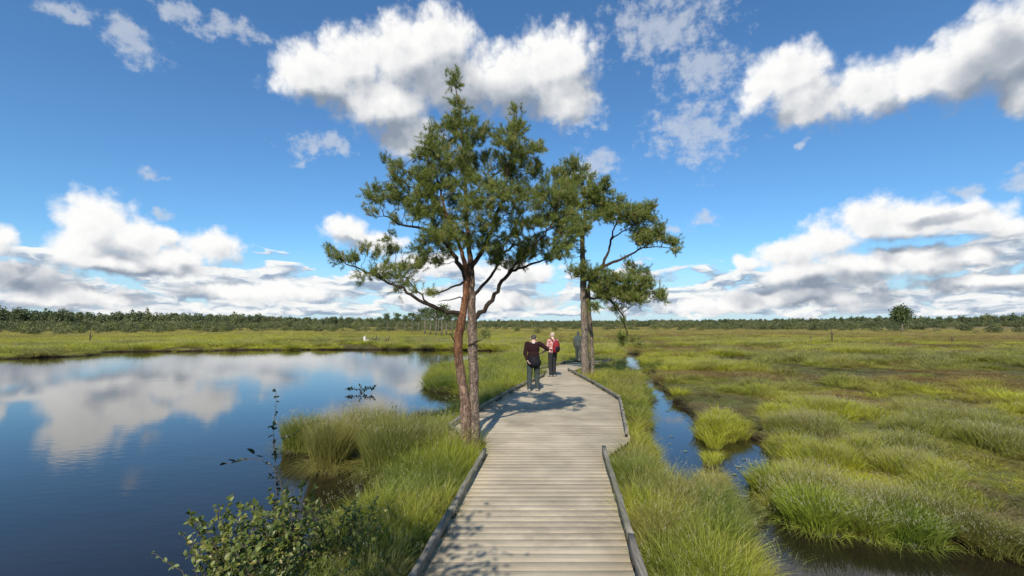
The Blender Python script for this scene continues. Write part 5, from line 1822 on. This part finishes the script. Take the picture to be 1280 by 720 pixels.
def person(loc, rz, label, J, top, sleeves, trousers, hair, shoe, hairstyle='short', scale=1.0):
    """J: joints in metres; facing +y. Body is one skin; clothes and hair are its children"""
    root = empty('person', loc, rz)
    root.scale = (scale,) * 3
    tag(root, label, 'person')
    A = {k: np.array(v, float) for k, v in J.items()}
    g = Geo()
    hd = A['head']
    Rh = np.array(Matrix.Rotation(J.get('yaw', 0.0) if not hasattr(J.get('yaw', 0.0), '__len__') else 0.0, 3, 'Z') @ Matrix.Rotation(J['nod'], 3, 'X'))
    hp = lambda v: hd + Rh @ np.array(v)
    ellipsoid(g, hp((0, -0.005, 0.03)), (0.075, 0.095, 0.095), Rh)
    ellipsoid(g, hp((0, 0.022, -0.035)), (0.058, 0.070, 0.075), Rh)
    capsule(g, hp((0, 0.092, 0.012)), hp((0, 0.110, -0.022)), 0.010, 0.014, 8, 3)
    for s in (-1, 1):
        ellipsoid(g, hp((s * 0.078, -0.005, -0.005)), (0.010, 0.020, 0.032), Rh, 7)
    capsule(g, hp((0, -0.012, -0.05)), A['neck'], 0.055, 0.062)
    # trunk
    ellipsoid(g, A['chest'], (0.165, 0.112, 0.19))
    ellipsoid(g, A['belly'], (0.150, 0.112, 0.15))
    ellipsoid(g, A['pelvis'], (0.168, 0.118, 0.13))
    capsule(g, A['neck'], A['chest'], 0.07, 0.10)
    for s in 'LR':
        capsule(g, A['neck'] - np.array([0, 0, .03]), A['sh' + s], 0.055, 0.062)
        capsule(g, A['sh' + s], A['el' + s], 0.054, 0.042)
        capsule(g, A['el' + s], A['wr' + s], 0.041, 0.028)
        # hand: palm, four fingers, thumb
        w_, f = A['wr' + s], A['wr' + s] - A['el' + s]
        f = f / np.linalg.norm(f)
        sg = -1 if s == 'L' else 1
        side = np.cross(f, [0, 0, 1.0] if abs(f[2]) < .8 else [-1.0 * sg, 0, 0]); side /= np.linalg.norm(side)
        palm = np.cross(side, f)
        for k, (o_, L) in enumerate(((-.030, .060), (-.010, .074), (.010, .070), (.028, .052))):
            b0 = w_ + f * 0.03 + side * o_ * 0.6
            b1 = w_ + f * 0.085 + side * o_
            b2 = b1 + f * L * 0.55 + palm * 0.012
            b3 = b2 + f * L * 0.40 + palm * 0.028
            capsule(g, b0, b1, 0.014, 0.011, 8, 3); capsule(g, b1, b2, 0.0095, 0.0085, 8, 3); capsule(g, b2, b3, 0.0085, 0.0075, 8, 3)
        t0 = w_ + f * 0.02 - side * 0.018
        t1 = t0 + f * 0.035 - side * 0.030
        capsule(g, t0, t1, 0.013, 0.011, 8, 3); capsule(g, t1, t1 + f * 0.035 + palm * .01, 0.0105, 0.008, 8, 3)
        capsule(g, A['hip' + s], A['kn' + s], 0.088, 0.058)
        capsule(g, A['kn' + s], A['an' + s], 0.056, 0.038)
        ft = A['an' + s] + np.array([0, 0.0, -0.05])
        capsule(g, ft, ft + np.array([J.get('toe', 0.0) * sg, 0.15, -0.012]), 0.036, 0.030)
    fuse(g, 'body', M_SKIN, root, 0.0065, 3)
    # face marks
    for s in (-1, 1):
        e = Geo(); ellipsoid(e, hp((s * 0.030, 0.083, 0.012)), (0.011, 0.006, 0.008), Rh, 7); e.obj('eye', [M_EYE], root, True)
    e = Geo(); ellipsoid(e, hp((0, 0.088, -0.060)), (0.022, 0.008, 0.007), Rh, 7); e.obj('mouth', [M_LIP], root, True)
    # hair
    g = Geo()
    ellipsoid(g, hp((0, -0.022, 0.045)), (0.080, 0.088, 0.086), Rh)
    ellipsoid(g, hp((0, -0.050, 0.012)), (0.070, 0.058, 0.066), Rh)
    fuse(g, 'hair', hair, root, 0.008, 3)
    # upper garment
    g = Geo()
    ellipsoid(g, A['chest'] + [0, 0, 0.005], (0.185, 0.130, 0.205))
    ellipsoid(g, A['belly'] + [0, 0, -0.01], (0.178, 0.136, 0.175))
    ellipsoid(g, A['pelvis'] + [0, 0, 0.045], (0.186, 0.138, 0.10))
    capsule(g, A['neck'] - np.array([0, 0, .055]), A['chest'], 0.085, 0.12)
    for s in 'LR':
        capsule(g, A['neck'] - np.array([0, 0, .055]), A['sh' + s] - [0, 0, .008], 0.068, 0.078)
        t = sleeves[s]
        if t <= 1: capsule(g, A['sh' + s], A['sh' + s] + (A['el' + s] - A['sh' + s]) * t, 0.074, 0.064)
        else:
            capsule(g, A['sh' + s], A['el' + s], 0.074, 0.058)
            capsule(g, A['el' + s], A['el' + s] + (A['wr' + s] - A['el' + s]) * (t - 1), 0.058, 0.046)
    fuse(g, 'top', top, root, 0.009, 4)
    # trousers
    g = Geo()
    ellipsoid(g, A['pelvis'] + [0, 0, -0.01], (0.182, 0.134, 0.13))
    for s in 'LR':
        capsule(g, A['hip' + s], A['kn' + s], 0.106, 0.082)
        capsule(g, A['kn' + s], A['an' + s] + [0, 0, 0.0], 0.082, 0.066)
    fuse(g, 'trousers', trousers, root, 0.010, 4)
    for s in 'LR':
        g = Geo(); sg = -1 if s == 'L' else 1
        ft = A['an' + s] + np.array([0, -0.02, -0.042])
        capsule(g, ft, ft + np.array([J.get('toe', 0.0) * sg, 0.19, -0.008]), 0.050, 0.042)
        fuse(g, 'shoe', shoe, root, 0.009, 2)
    return root


def pose(**kw):
    J = dict(head=(0, 0.025, 1.615), neck=(0, -0.005, 1.475), chest=(0, 0, 1.27), belly=(0, 0, 1.08), pelvis=(0, 0, 0.94),
             shL=(-0.185, 0, 1.415), shR=(0.185, 0, 1.415), elL=(-0.26, -0.03, 1.13), elR=(0.26, -0.03, 1.13), wrL=(-0.27, 0.08, 0.90), wrR=(0.27, 0.08, 0.90),
             hipL=(-0.095, 0, 0.90), hipR=(0.095, 0, 0.90), knL=(-0.105, 0.02, 0.50), knR=(0.105, 0.02, 0.50), anL=(-0.11, -0.02, 0.092), anR=(0.11, -0.02, 0.092), yaw=0.0, nod=0.0, toe=0.02)
    J.update(kw)
    return J


def people():
    # nearest walker: maroon jacket, one arm bent out, jacket and bag round the waist
    X, Y, _ = W(667, 489, DECKZ)
    p1 = person((X, Y, DECKZ), math.radians(-6), 'walker in a dark maroon jacket seen from behind with the right elbow out',
                pose(head=(0.0, 0.115, 1.545), nod=-0.40, neck=(0, 0.03, 1.450), chest=(0, 0.01, 1.26), shL=(-0.19, 0.01, 1.40), shR=(0.19, 0.01, 1.40),
                     elL=(-0.25, -0.07, 1.11), wrL=(-0.17, -0.16, 0.93), elR=(0.42, 0.03, 1.245), wrR=(0.27, 0.22, 1.13),
                     knL=(-0.12, 0.00, 0.5), anL=(-0.125, -0.06, 0.092), knR=(0.10, 0.08, 0.50), anR=(0.105, 0.06, 0.092)),
                M_MAROON, {'L': 1.9, 'R': 1.15}, M_SLATE, M_GREYHAIR, M_SHOE, scale=1.04)
    g = Geo()
    capsule(g, (-0.17, -0.07, 1.0), (0.02, -0.135, 0.975), 0.030, 0.026); fuse(g, 'pale_hem', M_WHITE, p1, 0.009, 2)
    g = Geo()
    ellipsoid(g, (0.03, -0.05, 0.85), (0.205, 0.15, 0.16)); ellipsoid(g, (0, -0.02, 1.0), (0.195, 0.145, 0.09)); ellipsoid(g, (0.0, -0.02, 0.93), (0.21, 0.16, 0.06)); fuse(g, 'tied_sweater', M_BLACK, p1, 0.010, 3)
    g = Geo()
    capsule(g, (-0.02, -0.108, 1.435), (0.035, -0.108, 1.43), 0.020, 0.020); fuse(g, 'pale_collar', M_WHITE, p1, 0.008, 2)
    # second walker: red checked shirt, red rucksack
    X, Y, _ = W(691, 471, DECKZ)
    rz = math.radians(32)
    p2 = person((X, Y, DECKZ), rz, 'walker in a red checked shirt and dark trousers standing ahead, turned to the lake',
                pose(elL=(-0.22, 0.06, 1.13), wrL=(-0.20, 0.27, 1.06), elR=(0.24, 0.06, 1.13), wrR=(0.20, 0.27, 1.06), yaw=0.35, anR=(0.11, 0.05, 0.092), knR=(0.105, 0.05, 0.5)),
                M_CHECK, {'L': 0.75, 'R': 0.75}, M_DKTR, M_FAIRHAIR, M_SHOE)
    pk = empty('rucksack', (X, Y, DECKZ), rz)
    tag(pk, 'red and black rucksack on the back of the walker in the checked shirt', 'rucksack')
    g = Geo()
    ellipsoid(g, (0.0, -0.235, 1.20), (0.155, 0.115, 0.24)); ellipsoid(g, (0.0, -0.225, 1.08), (0.165, 0.12, 0.14)); fuse(g, 'bag', M_PACK, pk, 0.010, 3)
    g = Geo(); ellipsoid(g, (0.0, -0.325, 1.10), (0.115, 0.055, 0.11)); fuse(g, 'pocket', M_BLACK, pk, 0.010, 2)
    for s in (-1, 1):
        g = Geo(); g.tube([(s * 0.09, -0.15, 1.40), (s * 0.11, -0.03, 1.505), (s * 0.11, 0.10, 1.44), (s * 0.12, 0.155, 1.27), (s * 0.16, 0.06, 1.10), (s * 0.15, -0.14, 1.06)], 0.020, 8)
        g.obj('strap', [M_BLACK], pk, True)
    # third person beyond the far pine
    d = 26.3
    X = WD(722, 440, d)[0] + 0.03
    person((X, d, DECKZ), math.radians(-35), 'person in tan clothes half hidden by the far pine trunk',
           pose(anL=(-0.11, 0.08, 0.092), anR=(0.11, -0.10, 0.10)), M_KHAKI, {'L': 1.95, 'R': 1.95}, M_TAN, M_FAIRHAIR, M_BLACK, scale=0.94)


people()
